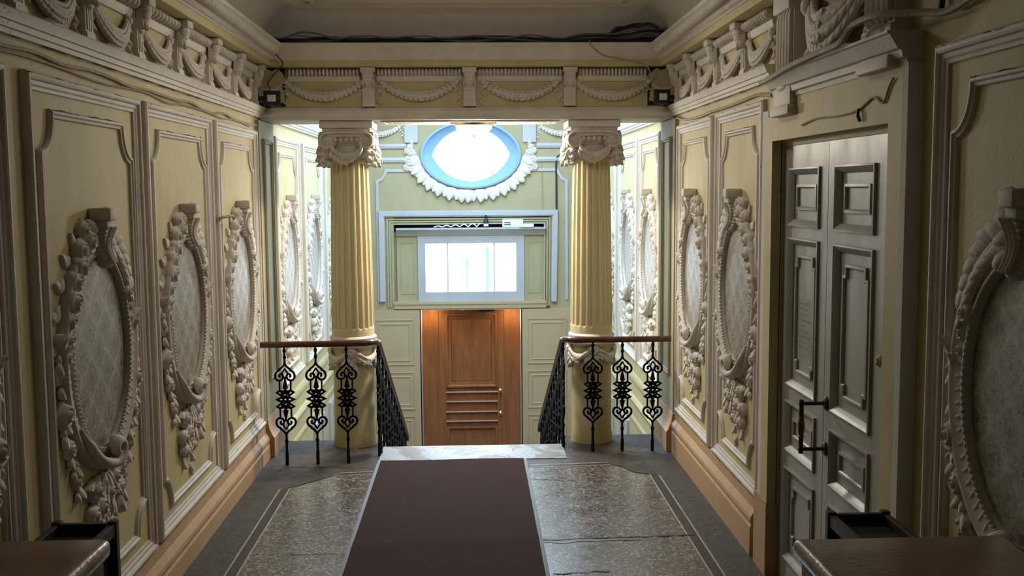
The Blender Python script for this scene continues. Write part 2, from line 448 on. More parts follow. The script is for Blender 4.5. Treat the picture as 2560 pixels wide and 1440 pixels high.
# moulded border of the ceiling panel
w = MB()
bx0, bx1, by1 = XL + .36, XR - .36, YB0 - .36
for (d, t, hgt) in ((0, .05, .030), (.05, .05, .016), (.15, .03, .022)):
    z0 = ZC - hgt
    w.box(bx0 + d, bx0 + d + t, YREAR, by1 - d, z0, ZC); w.box(bx1 - d - t, bx1 - d, YREAR, by1 - d, z0, ZC); w.box(bx0 + d + t, bx1 - d - t, by1 - d - t, by1 - d, z0, ZC)
trim(w, 'ceil', smooth=False)

# cornice swept round the room: (p out of the wall, z)
corn_w = [(.10, 3.168), (.137, 3.165), (.150, 3.178), (.150, 3.19), (.160, 3.20), (.172, 3.225), (.195, 3.25), (.225, 3.265), (.232, 3.285), (.215, 3.292), (.04, 3.292)]
corn_y = [(0.0, 3.118), (.128, 3.118), (.132, 3.124), (.132, 3.168), (.10, 3.170)]
def round_room(prof, mat):
    vs = []; fs = []; k = len(prof); w = MB()
    for (x, y, dx, dy) in path:
        for p, z in prof: vs.append((x + dx * p, y + dy * p, z))
    for i in range(3):
        for t in range(k - 1): fs.append((i * k + t, (i + 1) * k + t, (i + 1) * k + t + 1, i * k + t + 1))
    w.add(vs, fs); return trim(w, mat, sharp=25)
round_room(corn_w, 'white'); round_room(corn_y, 'yellow')
# carved leaf row and bead row on the cornice of the long walls
def cornice_leaves(side):
    w = MB(); y = 2.2
    while y < 8.22:
        u = y if side == 'L' else -y
        w.ball(u, .196, 3.232, .019, .034, .040, 8, 5)
        w.ball(u, .147, 3.184, .011, .012, .010, 6, 4); w.ball(u + .026, .147, 3.184, .011, .012, .010, 6, 4)
        y += .052
    return trim(w, 'white', (XL if side == 'L' else XR, 0, 0), RL if side == 'L' else RR)
cornice_leaves('L'); cornice_leaves('R')

# beam with its fascia band
w = MB(); w.box(XL, XR, YB0, YB1, 2.80, ZC); struct(w.build('wall_beam', 'yellow', smooth=False))
w = MB()
w.sweep([(XL + .01, 2.755), (XR - .01, 2.755)], [(-.048, -.52), (-.048, .020), (-.030, .030), (-.026, .042), (0, .052), (.026, .046), (.030, .036), (.044, .030), (.048, .0), (.048, -.52)], base=0)
trim(w, 'white', (0, YB0, 0), sharp=25)
# soffit panel mouldings between and beside the columns
w = MB()
for x0, x1 in ((-.74, .72),):
    for d, t, hh in ((0, .03, .014), (.06, .02, .010)):
        w.box(x0 + d, x1 - d, YB0 + .07 + d, YB0 + .07 + d + t, ZB - hh, ZB); w.box(x0 + d, x1 - d, YB1 - .07 - d - t, YB1 - .07 - d, ZB - hh, ZB)
        w.box(x0 + d, x0 + d + t, YB0 + .07 + d + t, YB1 - .07 - d - t, ZB - hh, ZB); w.box(x1 - d - t, x1 - d, YB0 + .07 + d + t, YB1 - .07 - d - t, ZB - hh, ZB)
trim(w, 'white', smooth=False)

# wall architrave below the frieze, far parts included
arch = [(-.048, 0), (-.048, .022), (-.030, .026), (-.028, .036), (-.006, .040), (-.004, .050), (.014, .056), (.032, .066), (.038, .060), (.040, 0)]
def arch_run(side, y0, y1, z=2.772):
    w = MB()
    w.sweep([(y0, z), (y1, z)] if side == 'L' else [(-y1, z), (-y0, z)], arch)
    return trim(w, 'white', (XL if side == 'L' else XR, 0, 0), RL if side == 'L' else RR, sharp=20)
arch_run('L', YREAR, YB0 - .02); arch_run('R', 5.66, YB0 - .02); arch_run('L', YB1, YE); arch_run('R', YB1, YE); arch_run('R', YREAR, 3.2)

# skirting boards
def skirt(side, y0, y1, ztop, zmid, out=0.0):
    x0 = XL if side == 'L' else XR; sg = 1 if side == 'L' else -1
    prof = [(0.0, 0.0), (.052 + out, 0.0), (.050 + out, zmid - .012), (.043 + out, zmid), (.043 + out, zmid + .012), (.050 + out, zmid + .028), (.046 + out, zmid + .05), (.030 + out, zmid + .075), (.020 + out, zmid + .09), (.016 + out, ztop), (0, ztop)]
    w = MB(); k = len(prof)
    w.add([(x0 + sg * p, y, z) for y in (y0, y1) for p, z in prof], [(t, k + t, k + (t + 1) % k, (t + 1) % k) for t in range(k)] + [tuple(range(k)), tuple(range(k, 2 * k))])
    return w
struct(skirt('L', YREAR, 8.31, .268, .115).build('baseboard_left', 'skirt', sharp=22))
w = skirt('R', 5.86, 8.40, .335, .180); w2 = skirt('R', YREAR, 3.74, .335, .180); w.add(w2.v, w2.f)
struct(w.build('baseboard_right', 'skirt', sharp=22))

# ------------------------------------------------------------------ wall panels
outer_prof = [(0, -.004), (0, .024), (.010, .032), (.022, .034), (.030, .030), (.034, .020), (.048, .018), (.056, .012), (.068, .010), (.070, -.004)]
inner_prof = [(0, -.004), (0, .010), (.008, .020), (.018, .022), (.024, .014), (.034, .012), (.040, -.004)]
def cut_panel(u0, u1, v0, v1, cu=.125, cv=.17):
    """rectangle whose corners are cut by a hollow curve with a small shoulder"""
    pts = []
    def corner(cx, cz, sx, sz, rev):
        q = []
        for i in range(8):
            a = PI / 2 * i / 7
            q.append((cx + sx * (cu * (1 - .93 * sin(a)) + .0), cz + sz * cv * (1 - .93 * (1 - cos(a)) - 0)))
        # q runs from (cu, cv) .. hollow towards (.07cu, .07cv)
        q = [(cx + sx * cu, cz)] + [(cx + sx * (cu - cu * .88 * (1 - cos(PI / 2 * i / 7))), cz + sz * (cv * .10 + cv * .86 * sin(PI / 2 * i / 7))) for i in range(8)] + [(cx, cz + sz * cv)]
        return q[::-1] if rev else q
    # counter clockwise starting bottom left (profile lies to the left = inside)
    pts += corner(u0, v0, 1, 1, True); pts += corner(u1, v0, -1, 1, False); pts += corner(u1, v1, -1, -1, True); pts += corner(u0, v1, 1, -1, False)
    return pts
def wall_panel(side, y0, y1, z0, z1):
    w = MB(); loc = onL(0) if side == 'L' else onR(0)
    a, b_ = (y0, y1) if side == 'L' else (-y1, -y0)
    w.sweep([(a, z0), (b_, z0), (b_, z1), (a, z1)], outer_prof, closed=True)
    w.sweep(cut_panel(a + .115, b_ - .115, z0 + .125, z1 - .13), inner_prof, closed=True)
    return trim(w, 'white', loc, RL if side == 'L' else RR, sharp=20)
PL = [(2.57, 3.86), (4.045, 5.395), (5.475, 6.845), (6.95, 8.285), (9.03, 10.27), (10.50, 11.78), (12.02, 13.3)]
PR = [(2.33, 3.64), (5.86, 6.93), (7.06, 8.26), (9.03, 10.17), (10.28, 11.55), (11.78, 13.1)]
PR[1] = (5.713 + .10, 6.95)
for i, (a, b_) in enumerate(PL): wall_panel('L', a, b_, .278 if i < 4 else .40, 2.612)
for i, (a, b_) in enumerate(PR): wall_panel('R', a, b_, .345 if i < 3 else .40, 2.635)
def crack(side, y0, y1, z, n0=.03):
    w = MB(); y = y0
    while y < y1:
        l = rnd(.05, .35); P = []; k = max(3, int(l / .03)); e = min(y + l, y1)
        for i in range(k + 1):
            u = y + (e - y) * i / k; P.append(((u if side == 'L' else -u), -n0, z + rnd(-.003, .003)))
        w.tube(P, [.0012 + rnd(0, .0026) for _ in P], 5, flat=.7); y = e + rnd(.02, .30)
    return trim(w, 'gap', onL(0) if side == 'L' else onR(0), RL if side == 'L' else RR)
random.seed(17)
for a, b_ in PL[:4]: crack('L', a, b_, 2.602, .030); crack('L', a + .25, b_ - .25, 2.478, .018); crack('L', a, b_, .281, .026)
for a, b_ in PR[:3]: crack('R', a, b_, 2.625, .030); crack('R', a + .25, b_ - .25, 2.50, .018); crack('R', a, b_, .348, .026)
crack('L', 2.3, 8.3, 2.722, .012); crack('R', 5.9, 8.3, 2.722, .012)
# narrow pilaster with a sunk strip under the beam ends, and its plinth
for side, y0, y1 in (('L', 8.33, 8.92), ('R', 8.32, 8.93)):
    w = MB(); s_ = 1 if side == 'L' else -1; a, b_ = (y0, y1) if s_ > 0 else (-y1, -y0); loc = onL(0) if s_ > 0 else onR(0); rz = RL if s_ > 0 else RR
    w.box(a, b_, -.03, .01, .30, 2.70)
    w.sweep([(a + .12, .60), (b_ - .12, .60), (b_ - .12, 2.56), (a + .12, 2.56)], inner_prof, closed=True, base=.03)
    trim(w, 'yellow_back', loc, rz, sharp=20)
    w = MB(); w.box(a - .02, b_ + .02, -.085, .01, 0, .14); w.sweep([(b_ + .02, .14), (a - .02, .14)], [(0, .085), (-.02, .085), (-.04, .07), (-.10, .045), (-.17, .035), (-.17, -.01), (0, -.01)][::-1])
    trim(w, 'skirt', loc, rz, sharp=25)
# lower stair-hall dado beyond the landing
for side, zz in (('L', 0), ('R', -.02)):
    w = MB(); a, b_ = (8.95, YE) if side == 'L' else (-YE, -8.95); loc = onL(0) if side == 'L' else onR(0); rz = RL if side == 'L' else RR
    for z, t, h in ((.22, .05, .02), (.0, .035, .03), (-.22, .03, .014), (-.95, .03, .014)):
        w.sweep([(a, z + zz), (b_, z + zz)], [(-t, 0), (-t, h * .6), (-t * .3, h), (t * .4, h * .8), (t, h * .3), (t, 0)])
    trim(w, 'yellow', loc, rz, sharp=25)
    w = MB()
    for y in (11.2, 12.35): u = y if side == 'L' else -y; w.sweep([(u - .35, -1.48), (u - .35, -.32), (u + .35, -.32), (u + .35, -1.48)], [(0, 0), (0, .03), (-.05, .04), (-.08, .015), (-.08, 0)])
    trim(w, 'grey_white', loc, rz, sharp=25)

# ------------------------------------------------------------------ oval wall medallions
AU, AV = .362, .440           # inner opening half axes
def oval(t, du=0, dv=None): return ((AU + du) * sin(t), (AV + (du if dv is None else dv)) * cos(t))
def make_medallion(mir):
    root = empty('wall_medallion', (0, 0, 0)); sx = -1 if mir else 1
    def L(w, x, z, a, *r, **k): w.leaf(sx * x, z, (PI - a) if mir else a, *r, **k)
    def Rz(w, x, z, r, n0, ph=0): w.rose(sx * x, z, r, n0, ph)
    # cloth, slightly domed
    w = MB(); vs = [(0, -.008, 0)]; fs = []
    for j in range(1, 5):
        for i in range(48):
            a = 2 * PI * i / 48; q = j / 4
            vs.append(((AU + .01) * q * sin(a), -(.002 + .006 * (1 - q * q)), (AV + .01) * q * cos(a)))
    for i in range(48): fs.append((0, 1 + i, 1 + (i + 1) % 48))
    for j in range(3):
        for i in range(48): p_, q_ = 1 + j * 48, 1 + (j + 1) * 48; fs.append((p_ + i, p_ + (i + 1) % 48, q_ + (i + 1) % 48, q_ + i))
    w.add(vs, fs); tag(w.build('damask_panel', 'damask', root), 'grey patterned damask cloth')
    # ring: rolls, hollow band and beads
    w = MB(); path_ = [oval(2 * PI * i / 72) for i in range(72)]
    w.sweep(path_, [(-.004, .0), (-.004, .022), (.003, .030), (.012, .032), (.018, .026), (.025, .023), (.052, .030), (.072, .036), (.078, .040), (.087, .038), (.092, .029), (.094, -.004)], closed=True)
    for i in range(120):
        x, z = oval(2 * PI * i / 120, .0); w.ball(x, .030, z, .0080, .008, .0080, 6, 3)
    for i in range(66):
        a = 2 * PI * i / 66; x, z = oval(a, .024); g = math.atan2(z / (AV + .06) ** 2, x / (AU + .06) ** 2)
        w.leaf(x, z, g + .25, .048, .0105, .024, .010, .1, 0, 5)
    w.build('oval_frame', 'plaster', root)
    # key block with bracket
    w = MB()
    w.bbox(-.043, .043, -.098, -.0, .588, .645, .008); w.bbox(-.034, .034, -.080, 0, .555, .592, .006)
    for k in range(9):
        q = k / 8; z1 = .56 - .165 * q; hw = .036 + .022 * q - .02 * q * q
        n_ = .072 - .022 * sin(PI * q) + .010 * q
        w.ball(0, n_ - .03, z1, hw, .034, .022, 10, 5)
    for x in (-.024, 0, .024): w.tube([(x * (1 - .2 * q / 6), -(.098 - .026 * sin(PI * q / 6)), .56 - .027 * q) for q in range(7)], .008, 6)
    w.build('keystone', 'plaster', root)
    # acanthus leaves on one shoulder, roses on the other
    w = MB()
    for i in range(7):
        t = .10 + i * .13; x, z = oval(t, .098 - .02 * (i < 2)); L(w, x, z - .01, -t * 1.15 + .62 - .10 * i, .150 - .008 * i, .036, .020, .030, .1, .22)
        x, z = oval(t + .02, .05); L(w, x, z, -t * 1.05 - .10, .150, .022, .034, .016, .1, .10)
    for i in range(4): L(w, .045 + .012 * i, .60 - .045 * i, .35 - .35 * i, .10, .030, .03, .03, .2, .2)
    Rz(w, .345, .235, .036, .030, 1); Rz(w, .385, .165, .028, .022, 2); Rz(w, .405, .105, .022, .02, 3)
    w.build('leaf_spray', 'plaster', root)
    w = MB()
    for i in range(13):
        t = .16 + i * .115; x, z = oval(t, .098); L(w, -x, z, PI - (.62 - t * 1.1) - (.9 if i % 2 else -.25), .090, .026, .004, .016, .1, .2)
    for x, z, r in ((-.085, .555, .040), (-.135, .500, .058), (-.215, .470, .046), (-.165, .555, .036), (-.235, .395, .054), (-.300, .335, .050), (-.335, .255, .058), (-.375, .180, .044), (-.395, .105, .040), (-.415, .035, .034)):
        Rz(w, x, z, r, .022, x * 9)
    w.build('rose_spray', 'plaster', root)
    # bottom scroll: one arm of the ring wraps over and curls up
    w = MB(); pts = []; rr = []
    for k in range(17):
        t = PI + .95 - k / 16 * .95; q = k / 16; x, z = oval(t, .044 + .006 * q, .046 + .026 * q); pts.append((sx * x, -.032 - .014 * q, z)); rr.append((.034 + .012 * q) * min(1, .25 + q * 3))
    for k in range(1, 15):
        a = -PI / 2 + k * .46; r_ = .058 * (1 - k / 20); pts.append((sx * (.014 + r_ * cos(a)), -.054 - .0015 * k, -.450 + r_ * sin(a))); rr.append(.046 * (1 - k / 17) + .006)
    w.tube(pts, rr, 10, flat=.62)
    w.tube([(p[0], p[1] - r_ * .55, p[2]) for p, r_ in zip(pts, rr)], .006, 6)
    w.ball(0, .030, -.515, .05, .025, .03, 10, 5)
    w.build('scroll', 'plaster', root)
    # side chains of buds and leaves
    for sd, nm in ((-1, 'flower_chain'), (1, 'flower_chain')):
        w = MB(); random.seed(11 + sd)
        for i in range(13):
            q = i / 12; z = .06 - .62 * q; x = sd * (.462 - .015 * sin(q * 9) - .13 * q * q)
            r_ = .016 + .014 * abs(sin(i * 1.7)) + (.016 if i in (0, 5) else 0)
            if i % 3 == 2: Rz(w, x, z, r_ + .014, .008, i)
            else:
                L(w, x, z + .02, -PI / 2 + sd * .5 * (1 if i % 2 else -1), .062, .016 + r_ * .4, .012, .022, .8)
                L(w, x, z, -PI / 2 - sd * .8 * (1 if i % 2 else -1), .045, .014, .012, .02, .8)
        for k in range(3): L(w, sd * .455, .02 + .03 * k, PI / 2 - sd * (.5 * k - .4), .075, .026, .015, .035, 1.)
        w.build(nm, 'plaster', root)
    # hanging bouquet
    w = MB(); random.seed(5)
    for i in range(30):
        a = -PI * (.08 + .84 * i / 29); r0 = .03 + .05 * (i % 3)
        L(w, r0 * cos(a), -.53 + r0 * sin(a), a + rnd(-.3, .3), .10 + .03 * (i % 2), .022, .012, .030, .7)
    for x, z, r in ((-.16, -.60, .050), (-.20, -.70, .046), (-.11, -.69, .052), (-.15, -.79, .038), (.09, -.60, .042), (.17, -.57, .045), (.15, -.67, .036), (.02, -.655, .038), (.20, -.63, .030), (-.05, -.60, .030), (.0, -.79, .034), (-.205, -.78, .026)):
        Rz(w, x, z, r, .018, x * 11)
    for i in range(10): L(w, rnd(-.2, .2), -.62 - rnd(0, .1), -PI / 2 + rnd(-.8, .8), .09, .022, .012, .03, .8)
    for k in range(4):
        L(w, .005 + .012 * (-1) ** k, -.76 - .045 * k, -PI / 2 + .4 * (-1) ** k, .055, .016, .006, .018, .8)
    L(w, .16, -.72, -PI / 2, .08, .02, .006, .02, .7); L(w, -.17, -.84, -PI / 2 + .2, .06, .016, .006, .02, .7); L(w, .0, -.93, -PI / 2, .045, .012, .004, .014, .5)
    w.build('flower_bouquet', 'plaster', root)
    return root
medL = make_medallion(False); medR = make_medallion(True)
lab_L = ['oval plaster medallion cut by the left picture edge', 'oval plaster medallion above the left dark wooden stand', 'oval plaster medallion on the left wall, in the panel left of the hook',
         'oval plaster medallion on the left wall beside the handrail end', 'brightly lit medallion beyond the left beam end, nearer one', 'brightly lit medallion just left of the fluted left column', 'medallion mostly hidden behind the left fluted column']
lab_R = ['large dim oval medallion cut by the right picture edge', 'oval plaster medallion beside the grey double door', 'oval plaster medallion beside the right handrail end, pale blue cloth',
         'brightly lit medallion beyond the right beam end, nearer one', 'brightly lit medallion just right of the fluted right column', 'medallion mostly hidden behind the right fluted column']
for i, (a, b_) in enumerate(PL):
    o = medL if i == 0 else copy_tree(medL)
    o.location = (XL, (a + b_) / 2, 1.432 + (.03 if i > 3 else 0)); o.rotation_euler.z = RL
    tag(o, lab_L[i], 'wall ornament', 'oval wall medallions')
for i, (a, b_) in enumerate(PR):
    o = medR if i == 0 else copy_tree(medR)
    o.location = (XR, (a + b_) / 2, 1.495); o.rotation_euler.z = RR
    tag(o, lab_R[i], 'wall ornament', 'oval wall medallions')

# ------------------------------------------------------------------ frieze: brackets, egg row, festoons
def frieze_bar(side, u0, u1, loc, rz):
    """gadroon row with the fillet below it"""
    w = MB(); w.sweep([(u0, 3.035), (u1, 3.035)], [(-.026, 0), (-.026, .012), (-.010, .022), (.012, .026), (.022, .020), (.024, 0)])
    st = .029 if side == 'B' else .055
    n_ = max(1, int((u1 - u0) / st))
    for i in range(n_):
        u = u0 + (u1 - u0) * (i + .5) / n_
        w.ball(u, .020 if side == 'B' else .026, 3.083, st * .44, .030 if side == 'B' else .045, .034, 10, 6)
    w.box(u0, u1, .0, .012, 3.06, 3.11); w.v = [(a, -abs(b_), c_) if k >= len(w.v) - 8 else (a, b_, c_) for k, (a, b_, c_) in enumerate(w.v)]
    return trim(w, 'white', loc, rz, sharp=40)
def make_bracket():
    root = empty('frieze_bracket', (0, 0, 0))
    w = MB(); w.box(-.047, .047, -.036, .004, 2.812, 3.00); w.box(-.05, .05, -.044, .004, 2.812, 2.84)
    for x in (-.024, 0, .024): w.box(x - .006, x + .006, -.041, -.034, 2.85, 2.96)
    tag(w.build('strip', 'white', root, smooth=False), None)
    w = MB(); w.bbox(-.058, .058, -.105, .004, 3.075, 3.117, .008)
    for k in range(9):
        q = k / 8; w.ball(0, .012 + .055 * (1 - q) ** .8 + .016 * sin(PI * q), 3.085 - .125 * q, .052 - .012 * q, .030, .022, 10, 5)
    for x in (-.03, -.01, .01, .03): w.leaf(x, 3.09, -PI / 2 + x * 4, .13, .014, .05 - abs(x) * .3, .03, .5, .05)
    w.ball(0, .03, 2.955, .040, .028, .022, 10, 5)
    w.build('console', 'plaster', root)
    return root
br0 = make_bracket()
def make_festoon(W, drop, r0, name='plaster_festoon', tail=.17, nleaf=17):
    """garland hung between two points W apart (at the top corners) plus tails"""
    root = empty(name, (0, 0, 0)); w = MB(); P = []; R_ = []
    for i in range(25):
        q = i / 24; x = (q - .5) * W; z = -drop * (1 - (2 * q - 1) ** 2) ** .9; R_.append(r0 * (.42 + .62 * sin(PI * q))); P.append((x, -R_[-1] * .92, z))
    w.tube(P, R_, 10, flat=1.0)
    for i in range(nleaf):
        q = (i + .5) / nleaf; x = (q - .5) * W; z = -drop * (1 - (2 * q - 1) ** 2) ** .9; r_ = r0 * (.42 + .62 * sin(PI * q))
        dz = (drop * 4 * (2 * q - 1)) / W; ang = math.atan(dz) + (PI if q > .5 else 0)
        for d in (-.75, -.25, .25, .75):
            nx, nz = -sin(ang), cos(ang)
            w.leaf(x + nx * d * r_ - cos(ang) * r0 * .4, z + nz * d * r_ - sin(ang) * r0 * .4, ang + d * (.5 if q <= .5 else .5), r0 * 1.5, r0 * .42, r_ * .92 + r_ * .88 * math.sqrt(1 - d * d * .85), r0 * .30, .5, .05, 6)
    w.build('swag', 'plaster', root)
    for sd in (-1, 1):
        w = MB(); x0 = sd * W * .5
        w.ball(x0, r0 * .6, .0, r0 * .85, r0 * .7, r0 * .85, 8, 5); w.leaf(x0, 0, PI / 2 - sd * .6, r0 * 1.6, r0 * .5, .004, r0 * .6, .6); w.leaf(x0, 0, PI / 2 + sd * .5, r0 * 1.3, r0 * .5, .004, r0 * .6, .6)
        for k in range(5):
            q = k / 5; zz = -tail * (.1 + q * .9); xx = x0 - sd * (.018 * sin(q * 6.5) - .02)
            w.leaf(xx, zz, -PI / 2 + .7 * (-1) ** k, tail * .30, r0 * .38, .004, r0 * .6, .7); w.ball(xx, r0 * .25, zz - tail * .08, r0 * .33, r0 * .4, r0 * .4, 7, 4)
        w.build('tail', 'plaster', root)
    return root
ords = ['first', 'second', 'third', 'fourth', 'fifth', 'sixth', 'seventh', 'eighth', 'ninth']
# left wall
YLp = [8.25 - .71 * k for k in range(9)]
fe_s = make_festoon(.47, .115, .030)
first_b, first_f = True, True
def put_bracket(loc, rz, label, grp):
    global first_b
    o = br0 if first_b else copy_tree(br0); first_b = False
    o.location = loc; o.rotation_euler.z = rz; tag(o, label, 'bracket', grp)
def put_fest(src, first, loc, rz, label, grp):
    o = src if first else copy_tree(src); o.location = loc; o.rotation_euler.z = rz; tag(o, label, 'festoon', grp)
for k, y in enumerate(YLp):
    put_bracket((XL, y, 0), RL, 'white frieze bracket on the left wall, %s out from the beam corner' % ords[k], 'frieze brackets')
    if k < 8:
        ym = y - .355
        frieze_bar('L', ym - .30, ym + .30, onL(0), RL)
        put_fest(fe_s, k == 0, (XL, ym, 2.985), RL, 'small leaf festoon on the left frieze, %s bay out from the beam corner' % ords[k], 'frieze festoons')
# right wall up to the door
YRp = [8.25, 7.62, 6.93, 6.22, 5.60]
for k, y in enumerate(YRp[:4]):
    put_bracket((XR, y, 0), RR, 'white frieze bracket on the right wall, %s out from the beam corner' % ords[k], 'frieze brackets')
for k in range(4):
    ym = (YRp[k] + YRp[k + 1]) / 2; hw = (YRp[k] - YRp[k + 1]) / 2 - .055
    frieze_bar('R', -ym - hw, -ym + hw, onR(0), RR)
    put_fest(fe_s, False, (XR, ym, 2.985), RR, 'small leaf festoon on the right frieze, %s bay out from the beam corner' % ords[k], 'frieze festoons')
# beam
XBp = [-.82, -.012, .795]
for k, x in enumerate(XBp):
    put_bracket((x, YB0, 0), 0, ['white frieze bracket on the beam above the left column', 'white frieze bracket at the middle of the beam', 'white frieze bracket on the beam above the right column'][k], 'frieze brackets')
bays = [(-1.46, -.89), (-.755, -.075), (.055, .735), (.86, 1.42)]
fe_b = make_festoon(.60, .115, .026)
for k, (a, b_) in enumerate(bays):
    frieze_bar('B', a, b_, (0, YB0, 0), 0)
    put_fest(fe_b, k == 0, ((a + b_) / 2, YB0, 3.005), 0, 'long thin festoon on the beam, %s from the left' % ords[k], 'beam festoons')
    o = fe_b if False else None
# thin shadow gap strip under the frieze panels
# corner slabs of the beam frieze, roughly hacked outlines
for sgn, x0, nm in ((-1, -1.60, 'left'), (1, 1.555, 'right')):
    w = MB(); random.seed(3 if sgn < 0 else 4)
    out = [(-.10, 3.08), (-.06, 3.11), (-.02, 3.09), (.03, 3.112), (.09, 3.10), (.105, 3.02), (.10, 2.98), (.085, 2.90), (.09, 2.85), (.03, 2.835), (-.01, 2.812), (-.05, 2.835), (-.115, 2.85), (-.105, 2.93), (-.09, 2.98), (-.12, 3.02)]
    out = [(x0 + sgn * a, z) for a, z in out]
    w.add([(a, YB0 - .055, z) for a, z in out] + [(a, YB0, z) for a, z in out], [tuple(range(len(out)))] + [(i, (i + 1) % len(out), len(out) + (i + 1) % len(out), len(out) + i) for i in range(len(out))])
    trim(w, 'pier', smooth=False)
    w = MB(); w.tube([(x0 + a, -.0 + YB0 - .055, z) for a, z in ((-.10, 2.985), (-.05, 2.95), (0, 2.94), (.05, 2.95), (.10, 2.985))], [.004, .010, .012, .010, .004], 6); trim(w, 'plaster')
    w = MB(); w.box(x0 - .125, x0 + .115, YB0 - .012, YB0, 2.815, 3.118); trim(w, 'gap', smooth=False)

# ------------------------------------------------------------------ door surround on the right wall with its overdoor
w = MB()
w.box(-5.66, -5.53, -.05, .004, 0, 2.52); w.box(-3.98, -3.79, -.05, .004, 0, 2.60); w.box(-5.53, -3.98, -.05, .004, 2.39, 2.60)
trim(w, 'yellow', onR(0), RR, smooth=False)
w = MB(); w.box(-5.77, -5.66, -.035, .004, 0, 2.56); w.box(-3.835, -3.785, -.058, .004, 0, 2.60)
trim(w, 'cove', onR(0), RR, smooth=False)
w = MB(); w.box(-5.775, -5.525, -.053, .0, 0, .42); w.box(-5.534, -5.526, -.053, .02, 0, .40); trim(w, 'skirt', onR(0), RR, smooth=False)
w = MB(); w.sweep([(-5.45, 2.615), (-3.80, 2.615)], [(-.02, 0), (-.02, .055), (.0, .060), (.004, .075), (.03, .080), (.036, .095), (.085, .125), (.09, .135), (.10, .135), (.10, 0)])
trim(w, 'white', onR(0), RR, sharp=20)
w = MB(); w.sweep([(-4.95, 2.745), (-4.35, 2.745), (-4.35, 2.84), (-4.95, 2.84)], [(0, 0), (0, .015), (.012, .015), (.014, .004), (.014, 0)], closed=True); trim(w, 'yellow', onR(0), RR, smooth=False)
def fluted_pilaster(yc, z0, z1, hw, dep, label):
    root = empty('fluted_pilaster', (XR, yc, 0), RR)
    w = MB(); w.box(-hw - .01, hw + .01, -dep * .75, .004, z0, z1)
    nfl = 5; step = 2 * hw / nfl
    for i in range(nfl):
        x = -hw + step * (i + .5); zt = z0 + .13; 
        w.tube([(x, -dep * .75, zt + .0), (x, -dep * .80, zt + .02), (x, -dep * .80, z1 - .03), (x, -dep * .72, z1)], [step * .18, step * .40, step * .40, step * .36], 8)
    w.build('shaft', 'white', root)
    w = MB(); w.bbox(-hw - .02, hw + .02, -dep, .004, z0, z0 + .12, .012); w.ball(0, dep * .8, z0 + .10, hw * .95, .03, .035, 10, 5); w.bbox(-hw - .035, hw + .035, -dep - .015, .004, z0 - .05, z0, .012)
    w.build('foot_block', 'white', root)
    w = MB(); w.bbox(-hw - .015, hw + .015, -dep - .01, .004, z1, z1 + .10, .01); w.build('cap_block', 'white', root)
    tag(root, label, 'pilaster', 'overdoor pilasters')
fluted_pilaster(5.27, 2.555, 3.02, .120, .085, 'short fluted pilaster over the far jamb of the grey double door')
fluted_pilaster(4.05, 2.64, 3.08, .130, .085, 'short fluted pilaster over the near jamb of the grey double door')
fe_d = make_festoon(.70, .17, .066, 'overdoor_festoon', .26, 15)
put_fest(fe_d, True, (XR, 4.62, 3.00), RR, 'large leaf festoon above the grey double door', None)

# ------------------------------------------------------------------ grey double door (door_2) and oak door (door_1)
XD = XR + .02
d2 = struct(empty('door_2', (XD, 0, 0), RR))
def leaf_panels(w, u0, u1, rows, t):
    """door leaf front with moulded sunk panels; builds stiles, rails, panels"""
    fr = .105
    w.box(u0, u0 + fr, -.0, t, .02, 2.36); w.box(u1 - fr, u1, 0, t, .02, 2.36)
    zs = [.02] + [z for r_ in rows for z in r_] + [2.36]
    for i in range(0, len(zs), 2): w.box(u0 + fr, u1 - fr, 0, t, zs[i], zs[i + 1])
    for i, (z0, z1) in enumerate(rows):
        a, b_ = u0 + fr, u1 - fr
        w.box(a, b_, .018, t, z0, z1)
        w.sweep([(a, z0), (b_, z0), (b_, z1), (a, z1)], [(0, 0), (0, .012), (.008, .014), (.016, .008), (.024, .0), (.034, -.010), (.036, -.018)], closed=True)
        i_ = .085
        if z1 - z0 > .5:
            e = .05; q = [(a + i_, z0 + i_ + e), (a + i_ + .03, z0 + i_ + e), (a + i_ + .03, z0 + i_), (b_ - i_ - .03, z0 + i_), (b_ - i_ - .03, z0 + i_ + e), (b_ - i_, z0 + i_ + e), (b_ - i_, z1 - i_ - e), (b_ - i_ - .03, z1 - i_ - e), (b_ - i_ - .03, z1 - i_), (a + i_ + .03, z1 - i_), (a + i_ + .03, z1 - i_ - e), (a + i_, z1 - i_ - e)]
        else: q = [(a + i_, z0 + i_), (b_ - i_, z0 + i_), (b_ - i_, z1 - i_), (a + i_, z1 - i_)]
        w.sweep(q, [(0, -.018), (0, -.006), (.012, -.004), (.018, -.010), (.018, -.018)], closed=True)
rows = [(.15, .66), (.745, 1.02), (1.10, 1.885), (1.945, 2.245)]
w = MB(); leaf_panels(w, -5.53, -4.843, rows, .04); w.build('door_leaf', 'door', d2, sharp=25)
w = MB(); leaf_panels(w, -4.837, -4.15, rows, .04); w.build('door_leaf', 'door', d2, sharp=25)
w = MB(); w.box(-4.14, -3.98, 0, .04, 0, 2.39); w.box(-5.53, -4.14, 0.0, .04, 2.362, 2.39); w.build('door_frame', 'yellow', d2, smooth=False)
w = MB()
for z in (1.125, .905):
    w.lathe([(.034, 0), (.034, .008), (.026, .014), (.012, .016)], 14, (-4.80, 0, z), axis='y'); w.tube([(-4.80, -.01, z), (-4.80, -.12, z)], .009, 8); w.ball(-4.80, .12, z, .014, .014, .014)
for z0, z1 in ((1.06, 1.145), (.885, .965)): w.tube([(-4.80, -.12, z0), (-4.80, -.12, z1)], .011, 8)
h_ = w.build('door_handle', 'bronze', d2)
